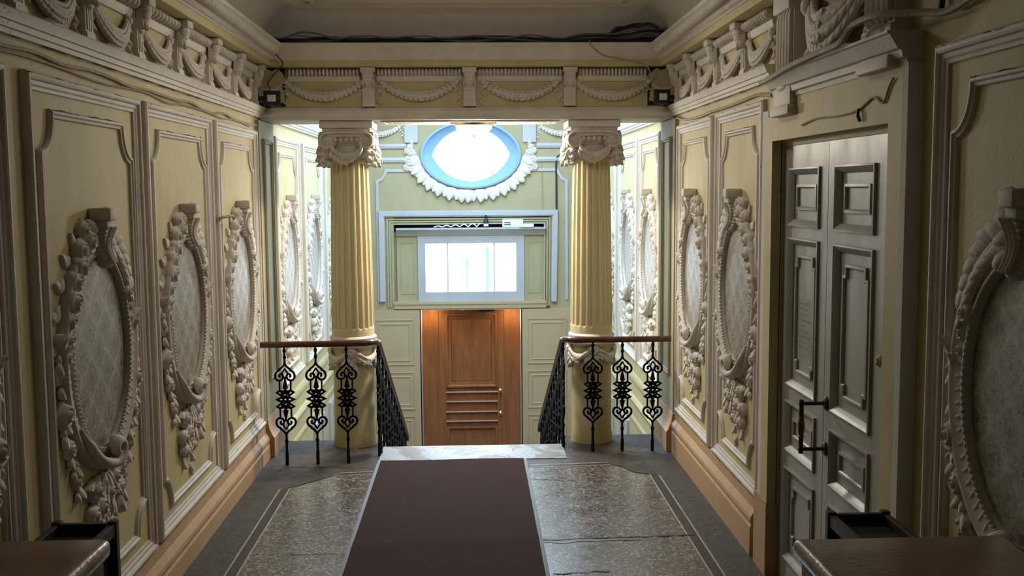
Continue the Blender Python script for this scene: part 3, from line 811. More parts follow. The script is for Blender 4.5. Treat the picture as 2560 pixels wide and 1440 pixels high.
w = MB(); w.lathe([(.011, 0), (.017, .004), (.011, .012), (.016, .04), (.017, .06), (.013, .085), (.011, .09), (.017, .096), (.011, .10)], 12, (-4.80, -.12, .962)); tag(w.build('grip', 'grip', h_), 'brown turned wooden grip')
w = MB(); w.lathe([(.030, 0), (.032, .01), (.022, .03), (.026, .045), (.010, .06)], 14, (-4.07, 0, 1.45), axis='y'); w.build('door_knob', 'pedestal', d2)
# plastic sleeve with a notice taped on the far leaf
nt_ = empty('notice_sheet', (XD - .0, 5.19, 1.43), RR)
w = MB(); w.box(-.115, .115, -.004, -.0025, -.15, .15); w.build('plastic_sleeve', 'film', nt_, loc=(0, .014, 0), smooth=False)
w = MB(); random.seed(9)
for k in range(9): z = .12 - .028 * k; w.box(-.10, -.10 + rnd(.10, .19), -.002, -.0005, z, z + .006)
w.build('faint_print', 'ink', nt_, loc=(0, .014, 0), smooth=False)
tag(nt_, 'glossy plastic sleeve with faint lines taped on the grey double door', 'notice')

# ------------------------------------------------------------------ columns
def make_column(x, label):
    root = empty('column', (x, 8.74, 0))
    w = MB(); w.lathe([(.180, 0), (.178, .05), (.172, .10), (.170, .55), (.170, .84)], 40); w.build('pedestal', 'pedestal', root)
    w = MB(); w.lathe([(.17, .835), (.205, .845), (.215, .865), (.205, .885), (.188, .892), (.186, .900), (.195, .905), (.197, .918), (.186, .932), (.178, .935)], 40); w.build('base_ring', 'white', root)
    NF = 20; SEG = NF * 8
    def rad(r_, z, a):
        q = (a * NF / (2 * PI)) % 1; d = abs(q - .5) / .36
        dep = 0
        if d < 1: dep = .019 * math.sqrt(1 - d * d)
        # rounded flute ends
        e0, e1 = .995, 2.365; fade = 1.0
        if z < e0 + .022: fade = max(0, 1 - ((e0 + .022 - z) / .022) ** 2 - (d * d if d < 1 else 1)) if z > e0 else 0
        if z > e1 - .022: fade = max(0, 1 - ((z - e1 + .022) / .022) ** 2 - (d * d if d < 1 else 1)) if z < e1 else 0
        return r_ - dep * min(1, fade * 3 if fade < 1 else 1)
    zs = [.932, .96, .99, .996, 1.001, 1.006, 1.012, 1.018, 1.024, 1.2, 1.5, 1.8, 2.1, 2.336, 2.342, 2.348, 2.354, 2.360, 2.364, 2.37, 2.40, 2.44]
    w = MB(); w.lathe([(.178 - .024 * ((z - .93) / 1.5) ** 1.4, z) for z in zs], SEG, rad=rad); w.build('shaft', 'column', root, sharp=50)
    # pedestal garland under the base ring, modelled flat and wrapped round the drum
    w = MB(); RP = .170; Lc = 2 * PI * RP; nsw = 4; sw = Lc / nsw
    for k in range(nsw):
        xc = (k + .5) * sw
        P = [(xc + (i / 14 - .5) * sw * .82, -.016, .800 - .060 * (1 - (i / 7 - 1) ** 2)) for i in range(15)]
        w.tube(P, [.010 + .020 * sin(PI * i / 14) for i in range(15)], 8)
        for i in range(13):
            q = (i + .5) / 13; xx = xc + (q - .5) * sw * .82; zz = .800 - .060 * (1 - (2 * q - 1) ** 2); a = (-.6 if q < .5 else PI + .6)
            for d in (-.012, .012): w.leaf(xx, zz + d, a + d * 14, .055, .016, .030, .018, .5, .10, 6)
        xk = k * sw
        w.rose(xk, .800, .044, .012, k)
        for d in range(5): w.leaf(xk + (.022, -.024, .004, -.012, .016)[d], .785 - .018 * d, -PI / 2 + (.6, -.6, .0, -.35, .3)[d], .080, .024, .008, .034, .7, .15, 7)
        w.rose(xk + .020, .735, .026, .012, 2); w.rose(xk - .024, .742, .026, .012, 1)
    w.v = [((RP - y) * sin(x / RP), -(RP - y) * cos(x / RP), z) for x, y, z in w.v]
    w.build('pedestal_garland', 'plaster', root)
    # capital
    cap = None
    w = MB(); w.lathe([(.156, 2.43), (.168, 2.445), (.168, 2.46), (.160, 2.465), (.160, 2.50), (.20, 2.545), (.20, 2.57)], 40)
    w.bbox(-.215, .215, -.215, .215, 2.645, 2.707, .012); w.bbox(-.195, .195, -.195, .195, 2.615, 2.65, .012); w.box(-.175, .175, -.175, .175, 2.555, 2.62)
    cap = w.build('capital', 'white', root, sharp=30)
    w = MB(); w2 = MB()
    for k in range(4):
        f = MB(); fl_ = MB()
        # pill band with spiral ends
        pts = []
        for i in range(34):
            a = -PI * 1.9 + i / 33 * PI * 2.4; r_ = .018 + .050 * (i / 33) ** .8; pts.append((-.150 - r_ * cos(a - PI / 2) * -1 * -1, 0, 2.535 + r_ * sin(a)))
        left = []
        for i in range(30):
            t = i / 29; th = PI / 2 + (1 - t) * PI * 2.6; r_ = .014 + .056 * t; left.append((-.150 + r_ * cos(th), -.212, 2.538 + r_ * sin(th)))
        right = [(-p_[0], p_[1], p_[2]) for p_ in left[::-1]]
        f.tube(left + [(-.07, -.216, 2.612), (0, -.216, 2.613), (.07, -.216, 2.612)] + right, .0135, 7)
        for sd in (-1, 1):
            f.lathe([(.066, .150), (.066, .198), (.045, .205), (.016, .215), (.004, .226)], 18, (sd * .150, 0, 2.538), axis='y')
        f.box(-.15, .15, -.205, -.15, 2.575, 2.61)
        for i in range(5): f.ball((i - 2) * .044, .200, 2.552, .018, .020, .026, 8, 5)
        # leaf festoon
        P = [((i / 12 - .5) * .27, -.205 - .012 * sin(PI * i / 12), 2.50 - .085 * (1 - (i / 6 - 1) ** 2)) for i in range(13)]
        f.tube(P, [.012 + .026 * sin(PI * i / 12) for i in range(13)], 8)
        for i in range(11):
            q = (i + .5) / 11; xx = (q - .5) * .27; zz = 2.50 - .085 * (1 - (2 * q - 1) ** 2); a = (-.75 if q < .5 else PI + .75) + (q - .5) * 1.2
            for d in (-.02, .02): f.leaf(xx, zz + d, a + d * 10, .062, .018, .235, .022, .9, .12, 6)
        # corner drops
        for (xx, zz, rr) in ((-.175, 2.47, .034), (-.19, 2.425, .036), (-.17, 2.385, .028), (-.20, 2.365, .022), (.175, 2.47, .034), (.19, 2.425, .036), (.17, 2.385, .028), (.20, 2.365, .022)):
            f.ball(xx, .165, zz, rr, .045, rr * .95, 8, 5); f.leaf(xx, zz + .02, -PI / 2 + rnd(-.5, .5), rr * 2.3, rr * .7, .185, .03, .9, .15, 6); f.leaf(xx + (.012 if xx > 0 else -.012), zz, -PI / 2 + (.8 if xx > 0 else -.8), rr * 2, rr * .6, .175, .03, .9, .15, 6)
        c_, s_ = cos(k * PI / 2), sin(k * PI / 2)
        w.add([(a * c_ - b_ * s_, a * s_ + b_ * c_, z) for a, b_, z in f.v], f.f)
    tag(w.build('scroll_and_garland', 'plaster', root), None)
    return tag(root, label, 'column', 'fluted columns')
random.seed(21)
make_column(-1.015, 'yellow fluted column with white scroll capital, the left of the pair')
make_column(1.000, 'yellow fluted column with white scroll capital, the right of the pair')

# ------------------------------------------------------------------ stair railings
BW, BT = .0065, .009
def smooth(P, sub=4):
    P = [Vector(p_) for p_ in P]; out = []
    for i in range(len(P) - 1):
        p0, p1, p2, p3 = P[max(0, i - 1)], P[i], P[i + 1], P[min(len(P) - 1, i + 2)]
        for k in range(sub):
            q = k / sub; out.append(.5 * ((2 * p1) + (p2 - p0) * q + (2 * p0 - 5 * p1 + 4 * p2 - p3) * q * q + (3 * p1 - p0 - 3 * p2 + p3) * q ** 3))
    return out + [P[-1]]
def bar(w, pts, wd=BW, th=BT, closed=False): wd *= 1.10; w.sweep(pts, [(-wd, -th), (-wd, th), (wd, th), (wd, -th)], closed=closed, pclosed=True)
def make_baluster():
    w = MB(); C_ = .528
    def both(pts, **k):
        for sx in (-1, 1):
            for sz in (-1, 1): bar(w, [(sx * x, C_ + sz * (z - C_) * (1 if sz > 0 else .975)) for x, z in pts], **k)
    # heart outline with curled end
    h = [(0, .817), (.010, .797), (.030, .777), (.043, .769), (.0445, .760), (.058, .752), (.071, .735), (.0755, .714), (.071, .696), (.059, .683), (.043, .680), (.026, .686), (.015, .700), (.014, .716), (.022, .729), (.034, .731), (.042, .722), (.041, .711), (.033, .707)]
    both(smooth(h, 3), wd=.0068)
    both(smooth([(0, .775), (.011, .754), (.0205, .738), (.014, .715), (.005, .702), (0, .69)], 3), wd=.0052)
    both([(.043, .682), (.043, .59)], wd=.0052)
    for sz in (-1, 1):
        Z = lambda z: C_ + sz * (z - C_) * (1 if sz > 0 else .975)
        for poly in ([(-.003, .70), (.003, .70), (.021, .618), (.009, .612), (.009, .590), (-.009, .590), (-.009, .612), (-.021, .618)],):
            k = len(poly); w.add([(x, -.009, Z(z)) for x, z in poly] + [(x, .009, Z(z)) for x, z in poly], [tuple(range(k)), tuple(range(k, 2 * k))] + [(i, (i + 1) % k, k + (i + 1) % k, k + i) for i in range(k)])
        bar(w, [(-.043, Z(.600)), (-.066, Z(.585)), (-.040, Z(.566)), (-.016, Z(.546)), (0, Z(.556)), (.016, Z(.546)), (.040, Z(.566)), (.066, Z(.585)), (.043, Z(.600)), (.020, Z(.592)), (0, Z(.600)), (-.020, Z(.592))], closed=True, wd=.0064)
        for sx in (-1, 1): bar(w, [(sx * .008, Z(.590)), (sx * .030, Z(.566))], wd=.007)
        bar(w, [(-.034, Z(.592)), (-.014, Z(.568)), (0, Z(.584)), (.014, Z(.568)), (.034, Z(.592))], wd=.0062)
    for sx in (-1, 1): bar(w, [(sx * .012, C_ + .004), (sx * .034, C_ + .016), (sx * .066, C_), (sx * .034, C_ - .016), (sx * .012, C_ - .004)], wd=.0066)
    bar(w, [(.013 * cos(a), C_ + .013 * sin(a)) for a in [i * PI / 6 for i in range(12)]], closed=True, wd=.0045)
    bar(w, [(-.016, C_ + .030), (0, C_ + .012), (.016, C_ + .030)], wd=.0045); bar(w, [(-.016, C_ - .030), (0, C_ - .012), (.016, C_ - .030)], wd=.0045)
    # turned stems
    w.lathe([(.011, .81), (.0085, .83), (.0085, .850), (.013, .856), (.013, .870), (.009, .876), (.009, .900), (.0135, .905), (.0135, .925), (.008, .93), (.008, .945)], 10)
    w.lathe([(.0135, 0), (.0135, .10), (.010, .112), (.010, .155), (.0095, .18), (.014, .186), (.014, .205), (.009, .212), (.0085, .245), (.012, .262)], 10)
    return w
mbB = make_baluster(); baluster_mesh = mbB.build('baluster', 'iron'); bal_data = baluster_mesh.data; bpy.data.objects.remove(baluster_mesh)
def put_bal(root, x, y, z, rz=0, sc=1):
    o = bpy.data.objects.new('baluster', bal_data); COL.objects.link(o); o.parent = root; o.location = (x, y, z); o.rotation_euler.z = rz; o.scale = (1, 1, sc); return o
SL = -.47
def make_railing(sgn, xw, y0, xo, zr, feet, label, tilt):
    root = empty('stair_railing', (xo, y0, 0))
    def loc(x, y, z): return (x - xo, y - y0, z)
    pts = [loc(xw, y0 + tilt * 0, zr)]
    n_ = 8
    for i in range(1, n_ + 1): q = i / n_; pts.append(loc(xw + (xo - sgn * -.0 - xw) * .80 * q, y0 + tilt * q * .8, zr))
    cx = xo + sgn * .10
    for i in range(1, 9):
        a = PI / 2 * i / 8; pts.append(loc(cx - sgn * .10 * sin(a) + 0, y0 + tilt + .10 * (1 - cos(a)), zr + (0 if i < 6 else -.004 * (i - 5))))
    yb = y0 + tilt + .16; zb = zr - .02
    for i in range(0, 13): y = yb + (11.45 - yb) * i / 12; pts.append(loc(xo, y, zb + SL * (y - yb)))
    pts.append(loc(xo + sgn * 0, 11.52, zb + SL * (11.45 - yb) - .06)); pts.append(loc(xo, 11.50, zb + SL * (11.45 - yb) - .09))
    w = MB(); w.tube(pts, .027, 12, flat=.92); w.build('handrail', 'rail', root)
    for i, (x, y) in enumerate(feet): put_bal(root, x - xo, y - y0, 0, PI / 2 if abs(x - xo) < .03 else 0, (zr - .018) / .945)
    y = yb + .10; k = 0
    st = .32
    while y < 11.5:
        rail_z = zb + SL * (y - yb) - .02; step = max(0, math.floor((y - 8.56) / st) + 1) if y > 8.56 else 0
        foot = -.15 * step if y > 8.56 else 0
        hgt = rail_z - foot
        put_bal(root, 0, y - y0, foot, PI / 2, hgt / .945); y += .30; k += 1
    w = MB(); w.bbox(-.022, .022, -.030, .030, 0, .012, .004) if False else None
    return tag(root, label, 'railing', 'cast iron stair railings')
make_railing(-1, -1.655, 8.06, -.765, .955, [(-1.473, 8.06), (-1.235, 8.075), (-.998, 8.09), (-.772, 8.30)], 'black cast iron railing with dark wooden handrail, left of the stairs', .03)
make_railing(1, 1.60, 8.32, .735, .925, [(.737, 8.48), (.965, 8.325), (1.206, 8.322), (1.454, 8.32)], 'black cast iron railing with dark wooden handrail, right of the stairs', 0)
# stairs between the railings
w = MB()
for k in range(9): y = 8.56 + .32 * k; w.box(-.80, .77, y, y + .32, ZLOW, -.15 * (k + 1))
tag(w.build('staircase', 'stone', smooth=False), 'grey stone stairs going down between the railings to the oak door', 'stairs')

# ------------------------------------------------------------------ floor finish
w = MB(); out = [(-1.34, 2.0), (1.31, 2.0), (1.31, 7.59), (1.20, 7.66), (1.13, 7.82), (1.05, 7.90), (-.80, 7.76), (-1.06, 7.73), (-1.16, 7.60), (-1.34, 7.40)]
w.add([(x, y, .002) for x, y in out] + [(x, y, -.002) for x, y in out], [tuple(range(len(out)))] + [(i, (i + 1) % len(out), len(out) + (i + 1) % len(out), len(out) + i) for i in range(len(out))])
trim(w, 'terrazzo', smooth=False)
def strip(pts, wd, z, mat, jag=0):
    w = MB(); n_ = len(pts); vs = []
    for i in range(n_):
        a = Vector(pts[max(0, i - 1)]); b_ = Vector(pts[min(n_ - 1, i + 1)]); d = (b_ - a).normalized(); nn = Vector((-d.y, d.x)); p_ = Vector(pts[i])
        k = wd * (1 + (rnd(-jag, jag) if jag else 0)); vs += [(*(p_ + nn * k), z), (*(p_ - nn * k), z)]
    w.add(vs, [(i * 2, i * 2 + 1, i * 2 + 3, i * 2 + 2) for i in range(n_ - 1)]); return trim(w, mat, smooth=False)
strip([(1.345, 2.0), (1.345, 7.60), (1.22, 7.70), (1.15, 7.86), (1.05, 7.935), (.42, 7.90)], .024, .0035, 'inlay')
for o_ in (-.034, .034):
    strip([(1.345 + o_, 2.0), (1.345 + o_, 7.60 - o_ * .5), (1.22 + o_ * .7, 7.70 - o_ * .7), (1.15 + o_ * .7, 7.86 - o_ * .7), (1.05 + o_ * .4, 7.935 - o_), (.42, 7.90 - o_)], .006, .0032, 'pale_line')
    strip([(-1.375 + o_, 2.0), (-1.375 + o_, 7.40 + o_ * .5), (-1.19 + o_ * .7, 7.63 + o_ * .7), (-1.07 + o_ * .4, 7.755 + o_), (-.78, 7.79 + o_)], .006, .0032, 'pale_line')
strip([(-1.375, 2.0), (-1.375, 7.40), (-1.19, 7.63), (-1.07, 7.755), (-.78, 7.79)], .024, .0035, 'inlay')
random.seed(2)
strip([(.41 + .05 * i, 6.155 + rnd(-.012, .012) + .002 * i) for i in range(13)], .020, .0042, 'stone', .35)
strip([(.41 + .033 * i, 6.182 + rnd(-.009, .009) + .0015 * i) for i in range(30)], .0065, .0050, 'gap', .6)
strip([(-1.10 + .03 * i, 6.02 + rnd(-.008, .008)) for i in range(12)], .004, .0045, 'gap', .6)
strip([(.43 + .04 * i, 5.62 + rnd(-.012, .012) + .004 * i) for i in range(9)], .006, .0045, 'gap', .6)
strip([(.44 + .04 * i, 7.52 + rnd(-.012, .012) - .006 * i) for i in range(14)], .004, .0045, 'gap', .6)
strip([(-1.5 + .04 * i, 8.00 - .004 * i + rnd(-.01, .01)) for i in range(20)], .004, .0045, 'gap', .6)
w = MB(); w.bbox(-.765, .735, 8.115, 8.575, -.02, .008, .006); trim(w, 'threshold')
# carpet runner
rn = empty('carpet_runner', (-.18, 8.1, 0))
w = MB(); nx, ny = 14, 60; vs = []; fs = []
for j in range(ny + 1):
    for i in range(nx + 1):
        x = -.565 + 1.13 * i / nx; y = -5.6 * j / ny
        z = .015 + .004 * noise.noise(Vector((x * 2, y * 2.3, 0))) + (.010 * max(0, 1 - abs(y + 1.95 - x * .1) / .12))
        vs.append((x, y + (.010 * x), z))
for j in range(ny):
    for i in range(nx): k = j * (nx + 1) + i; fs.append((k, k + 1, k + nx + 2, k + nx + 1))
k0 = len(vs); rim = list(range(nx + 1)) + [j * (nx + 1) + nx for j in range(1, ny + 1)] + [ny * (nx + 1) + i for i in range(nx - 1, -1, -1)] + [j * (nx + 1) for j in range(ny - 1, 0, -1)]
for r_ in rim: vs.append((vs[r_][0], vs[r_][1], .003))
for i in range(len(rim)): j = (i + 1) % len(rim); fs.append((rim[i], rim[j], k0 + j, k0 + i))
w.add(vs, fs); w.build('pile', 'carpet', rn)
for sx in (-1, 1):
    w = MB(); a, b_ = sorted((sx * .565, sx * .590)); w.bbox(a, b_, -5.6, .005, .003, .014, .004); w.build('edge_binding', 'bind', rn)
tag(rn, 'dark maroon carpet runner leading over the landing to the stairs', 'carpet')

# ------------------------------------------------------------------ entrance wall
ow, oh, ocz, ocx = .645, .432, 2.585, -.013
w = MB(); NS = 64
def rect_pt(a, x0, x1, z0, z1):
    dx, dz = cos(a), sin(a); t = 1e9
    if dx > 1e-9: t = min(t, (x1 - ocx) / dx)
    if dx < -1e-9: t = min(t, (x0 - ocx) / dx)
    if dz > 1e-9: t = min(t, (z1 - ocz) / dz)
    if dz < -1e-9: t = min(t, (z0 - ocz) / dz)
    return (ocx + dx * t, ocz + dz * t)
angs = sorted([2 * PI * i / NS for i in range(NS)] + [math.atan2(z - ocz, x - ocx) % (2 * PI) for x in (-.9, .9) for z in (2.0, 3.15)])
ring_o = [rect_pt(a, -.9, .9, 2.0, 3.15) for a in angs]; ring_i = []
for a in angs:
    dx, dz = cos(a), sin(a); r_ = 1 / math.sqrt((dx / ow) ** 2 + (dz / oh) ** 2); ring_i.append((ocx + dx * r_, ocz + dz * r_))
k = len(angs)
w.add([(x, YE, z) for x, z in ring_o] + [(x, YE, z) for x, z in ring_i], [(i, (i + 1) % k, k + (i + 1) % k, k + i) for i in range(k)])
w.box(XL, -.9, YE, YE + .4, 1.80, ZC + .2); w.box(.9, XR, YE, YE + .4, 1.80, ZC + .2); w.box(-.9, .9, YE, YE + .4, 3.15, ZC + .2); w.box(-.9, .9, YE, YE + .05, 1.80, 2.0)
w.box(XL, -1.02, YE, YE + .4, ZLOW, 1.80); w.box(1.0, XR, YE, YE + .4, ZLOW, 1.80)
w.box(-1.02, 1.0, YE + .22, YE + .3, 1.50, 2.05); w.box(-1.06, -.70, YE + .07, YE + .3, .55, 1.60); w.box(.66, 1.04, YE + .07, YE + .3, .55, 1.60)
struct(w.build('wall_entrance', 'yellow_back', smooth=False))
# eye-shaped window: oval splay closing to a pointed opening
lw, lh, lcz, lcx = .507, .345, 2.593, -.010
def eye(a):
    # intersection of two circular arcs
    R_ = (lw * lw + lh * lh) / (2 * lh); dx, dz = cos(a), sin(a); cz = (lh - R_) if dz >= 0 else (R_ - lh)
    # solve |t d - c| = R
    bq = dz * cz; cq = cz * cz - R_ * R_; t = bq + math.sqrt(bq * bq - cq); return (lcx + dx * t, lcz + dz * t)
NA = 96; A_ = [2 * PI * i / NA for i in range(NA)]
def el(a, s): return (ocx + ow * s * cos(a), ocz + oh * s * sin(a))
win1 = struct(empty('window_1', (0, YE, 0)))
w = MB(); R1 = [el(a, 1.0) for a in A_]; R2 = [el(a, .955) for a in A_]; R3 = [el(a, .925) for a in A_]; R4 = [eye(a) for a in A_]
rings = [(R1, -.03), (R2, -.035), (R2, .012), (R3, .018), (R3, .030), (R4, .085), (R4, .42)]
vs = [(x, y, z) for R_, y in rings for x, z in R_]
w.add(vs, [(j * NA + i, j * NA + (i + 1) % NA, (j + 1) * NA + (i + 1) % NA, (j + 1) * NA + i) for j in range(len(rings) - 1) for i in range(NA)]); w.build('splay', 'blue', win1, sharp=25)
w = MB(); vs = [(x, .38, z) for x, z in R4]; w.add(vs, [tuple(range(NA))]); w.build('pane', 'glass', win1, smooth=False)
w = MB(); w.add([(x, .42, z) for x, z in R4] + [(ocx + 1.05 * cos(a), .42, ocz + .62 * sin(a)) for a in A_], [(i, (i + 1) % NA, NA + (i + 1) % NA, NA + i) for i in range(NA)]); w.build('outer_reveal', 'grey_white', win1, smooth=False)
# laurel wreath round the lower half of the eye window
wr = empty('leaf_wreath', (ocx, YE, ocz))
w = MB()
for i in range(15):
    a = PI + .12 + i / 14 * (PI - .24); x, z = (ow + .02) * cos(a), (oh + .02) * sin(a); g = math.atan2(z / oh, x / ow)
    sd = -1 if a < 1.5 * PI else 1
    for d, l, n_ in ((-.95 * sd, .13, .004), (.25 * sd, .15, .010), (-.30 * sd, .17, .022)): w.leaf(x, z, g + d, l, .060, n_, .034, .3, .10)
w.build('leaves', 'plaster', wr)
for sx in (-1, 1):
    w = MB(); x = sx * (ow + .115)
    for (dx, dz, r_) in ((0, .02, .055), (.035, -.07, .06), (.05, .05, .045), (.02, .10, .04), (.06, -.16, .05)): w.rose(x + sx * dx, dz, r_, .01, dx * 40)
    for k2 in range(6): w.leaf(x, .0 - .03 * k2, -PI / 2 + sx * (.9 - .25 * k2), .12, .035, .01, .03, .7)
    w.leaf(x - sx * .02, .12, PI / 2 - sx * .4, .09, .03, .01, .03, .7); w.build('ribbon_knot', 'plaster', wr)
tag(wr, 'plaster leaf wreath hanging round the eye-shaped window', 'wreath')
# mouldings and frieze pieces on this wall
w = MB()
for x0, x1 in ((XL, -.84), (.84, XR)):
    for z, t in ((2.70, .03), (2.525, .03)): w.sweep([(x0, z), (x1, z)], [(-t, 0), (-t, .02), (0, .03), (t, .015), (t, 0)])
for sx in (-1, 1):
    x1 = sx * .78; xm = sx * 1.10
    w.sweep([(x1, 2.39), (xm, 2.39), (xm + sx * .02, 2.34), (xm + sx * .06, 2.28), (xm + sx * .12, 2.25), (xm + sx * .12, .7)], [(-.018, 0), (-.018, .015), (.018, .015), (.018, 0)])
for x in (-.773, .742): w.box(x - .085, x + .085, -.03, .0, 2.745, 3.12)
w.box(XL, -.66, -.04, 0, 3.10, 3.18); w.box(.66, XR, -.04, 0, 3.10, 3.18)
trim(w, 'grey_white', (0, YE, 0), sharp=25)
for k, (x, lb) in enumerate(((-1.20, 'grey lit festoon on the entrance wall, left of the eye-shaped window'), (1.17, 'grey lit festoon on the entrance wall, right of the eye-shaped window'))):
    put_fest(fe_b, False, (x, YE, 2.965), 0, lb, 'entrance wall festoons')
# big white architrave round the vestibule head
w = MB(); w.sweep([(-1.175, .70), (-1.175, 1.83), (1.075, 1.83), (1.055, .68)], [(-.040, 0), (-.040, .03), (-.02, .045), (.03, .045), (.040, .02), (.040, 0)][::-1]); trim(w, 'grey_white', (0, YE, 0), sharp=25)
w = MB()
for d in (0, .03, .06): w.sweep([(-1.11 + d, .62), (-1.11 + d, 1.775 - d), (1.01 - d, 1.775 - d), (1.0 - d, .62)], [(0, .02 - d * .2), (-.022, .02 - d * .2), (-.022, -.10), (0, -.10)])
trim(w, 'yellow_back', (0, YE, 0), smooth=False)
w = MB(); w.box(-1.02, 1.0, .21, .22, 1.50, 1.80); trim(w, 'gap', (0, YE, 0), smooth=False)  # black sheet paints in the darkness of the space above the vestibule
# vestibule top: cornice, side panels, window_2
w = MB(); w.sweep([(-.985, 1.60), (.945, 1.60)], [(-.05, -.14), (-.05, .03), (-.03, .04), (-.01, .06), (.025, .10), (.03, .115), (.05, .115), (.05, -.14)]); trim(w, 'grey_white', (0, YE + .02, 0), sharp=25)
w = MB()
for x0, x1 in ((-.985, -.712), (.667, .938)):
    w.box(x0, x1, .02, .06, .690, 1.552); w.sweep([(x0 + .05, .79), (x1 - .05, .79), (x1 - .05, 1.46), (x0 + .05, 1.46)], [(0, -.02), (0, -.014), (.008, -.014), (.008, -.02)], closed=True)
trim(w, 'yellow_back', (0, YE - .0, 0), smooth=False)
win2 = struct(empty('window_2', (0, YE, 0)))
w = MB()
w.box(-.712, -.615, .0, .06, .690, 1.552); w.box(.562, .667, .0, .06, .690, 1.552); w.box(-.615, .562, .0, .06, .690, .815); w.box(-.615, .562, .0, .06, 1.445, 1.552)
w.build('window_frame', 'grey_white', win2, smooth=False)
for x in (-.328, .278): w = MB(); w.box(x - .012, x + .012, .01, .05, .815, 1.445); w.build('mullion', 'cove', win2, smooth=False)
for x0, x1 in ((-.615, -.340), (-.316, .266), (.290, .562)): w = MB(); w.box(x0, x1, .028, .032, .815, 1.445); w.build('pane', 'glass', win2, smooth=False)
# lintel and cream partition with the oak door behind it
w = MB(); w.box(-1.03, .95, .0, .10, .655, .690); w.box(-1.03, .95, .01, .12, .60, .655); trim(w, 'cream', (0, YE - .03, 0), smooth=False)
YP = YE - .01
w = MB()
for x0, x1 in ((XL, -.69), (.625, XR)): w.box(x0, x1, 0, .06, ZLOW, .585)
w.box(-.69, .625, .0, .06, .580, .62)
for x0, x1 in ((-1.285, -.775), (.70, 1.215)):
    for z0, z1 in ((-.14, .46), (-.73, -.235), (-1.42, -.82)):
        w.sweep([(x0, z0), (x1, z0), (x1, z1), (x0, z1)], [(0, 0), (0, .010), (.012, .010), (.016, .002), (.05, .002), (.055, .008), (.065, .008), (.07, 0)], closed=True)
trim(w, 'cream', (0, YP, 0), smooth=False)
w = MB(); w.box(-.70, -.69, .0, .50, ZLOW, .58); w.box(.625, .635, .0, .50, ZLOW, .58); trim(w, 'plastic', (0, YP, 0), smooth=False)
w = MB(); w.box(-.72, .66, .06, .55, .58, .66); w.box(-.72, -.70, .06, .55, ZLOW, .62); w.box(.635, .66, .06, .55, ZLOW, .62); w.box(-.72, .66, .50, .55, ZLOW, .62); trim(w, 'cream', (0, YP, 0), smooth=False)
d1 = struct(empty('door_1', (-.032, YP + .40, ZLOW)))
w = MB(); w.box(-.66, -.455, 0, .08, 0, 2.08); w.box(.455, .66, 0, .08, 0, 2.08)
for x in (-.455, .455): w.box(x - .012 if x > 0 else x - .0, x + .0 if x > 0 else x + .012, -.012, .0, 0, 2.08)
w.build('side_panel', 'oak', d1, smooth=False)
w = MB(); w.box(-.45, .45, .02, .06, .01, 2.075)
w.box(-.45, -.345, .0, .02, .01, 2.075); w.box(.345, .45, .0, .02, .01, 2.075); w.box(-.345, .345, .0, .02, 1.98, 2.075)
w.sweep([(-.345, .98), (.345, .98), (.345, 1.98), (-.345, 1.98)], [(0, -.0), (0, .018), (.02, .022), (.035, .006), (.07, .0), (.075, -.012), (.085, -.010)], closed=True); w.box(-.26, .26, .005, .02, 1.065, 1.895)
for z in (.91, .78, .64, .51):
    w.sweep([(-.35, z), (.35, z)], [(-.018, -.02), (-.018, .004), (0, .020), (.014, .012), (.018, -.02)])
w.sweep([(-.345, .10), (.345, .10), (.345, .44), (-.345, .44)], [(0, -.0), (0, .014), (.02, .018), (.035, .004), (.05, -.012)], closed=True)
w.build('door_leaf', 'oak', d1, sharp=25)
w = MB()
for z in (.935, .63): w.lathe([(.022, 0), (.022, .008), (.012, .014), (.012, .055), (.020, .060), (.022, .075), (.010, .085)], 14, (.385, 0, z), axis='y')
w.tube([(.362, -.058, .60), (.362, -.058, .965)], .010, 8); w.build('door_handle', 'brass', d1)
w = MB(); w.bbox(.10, .32, -.05, 0, 2.015, 2.055, .006); w.build('door_closer', 'bronze', d1)
w = MB(); w.tube([(-.16, -.03, 2.065), (-.10, -.06, 2.035)], .014, 8); w.build('closer_arm', 'plastic', d1)
# things lying on the vestibule top
t = empty('router_box', (.52, YE - .02, 1.672)); w = MB(); w.bbox(-.135, .135, -.03, .06, 0, .10, .008); w.build('case', 'plastic', t)
w = MB(); w.box(-.11, -.03, -.034, -.029, .03, .04); w.box(-.11, -.03, -.034, -.029, .055, .065); w.build('slot', 'gap', t, smooth=False); tag(t, 'white plastic box with slots standing on the vestibule cornice', 'box'); t.location.z = 1.652; t.location.y = YE - .03
t = empty('adapter', (.66, YE - .02, 1.652)); w = MB(); w.bbox(-.09, .09, -.05, -.0, .0, .045, .008); w.build('case', 'plastic', t); tag(t, 'small white adapter lying on the vestibule cornice at the right', 'adapter'); t.location = (.70, YE - .065, 1.652)
t = empty('bottle', (.175, YE - .04, 1.652)); w = MB(); w.lathe([(.03, 0), (.032, .02), (.032, .09), (.015, .115), (.012, .14), (.014, .145), (.014, .16)], 14); w.build('body', 'black', t)
w = MB(); w.lathe([(.0325, .015), (.0325, .05)], 14); w.build('label', 'plastic', t); tag(t, 'little dark bottle standing on the vestibule cornice', 'bottle')
w = MB(); random.seed(8); P = []
for i in range(40): q = i / 39; P.append((-.50 + .60 * q, YE - .03 + .02 * sin(q * 31), 1.660 + .035 * abs(sin(q * 17)) * (.3 + q)))
w.tube(P, .008, 6); tag(w.build('cable_coil', 'plastic'), 'white loose cable lying along the vestibule cornice', 'cable')
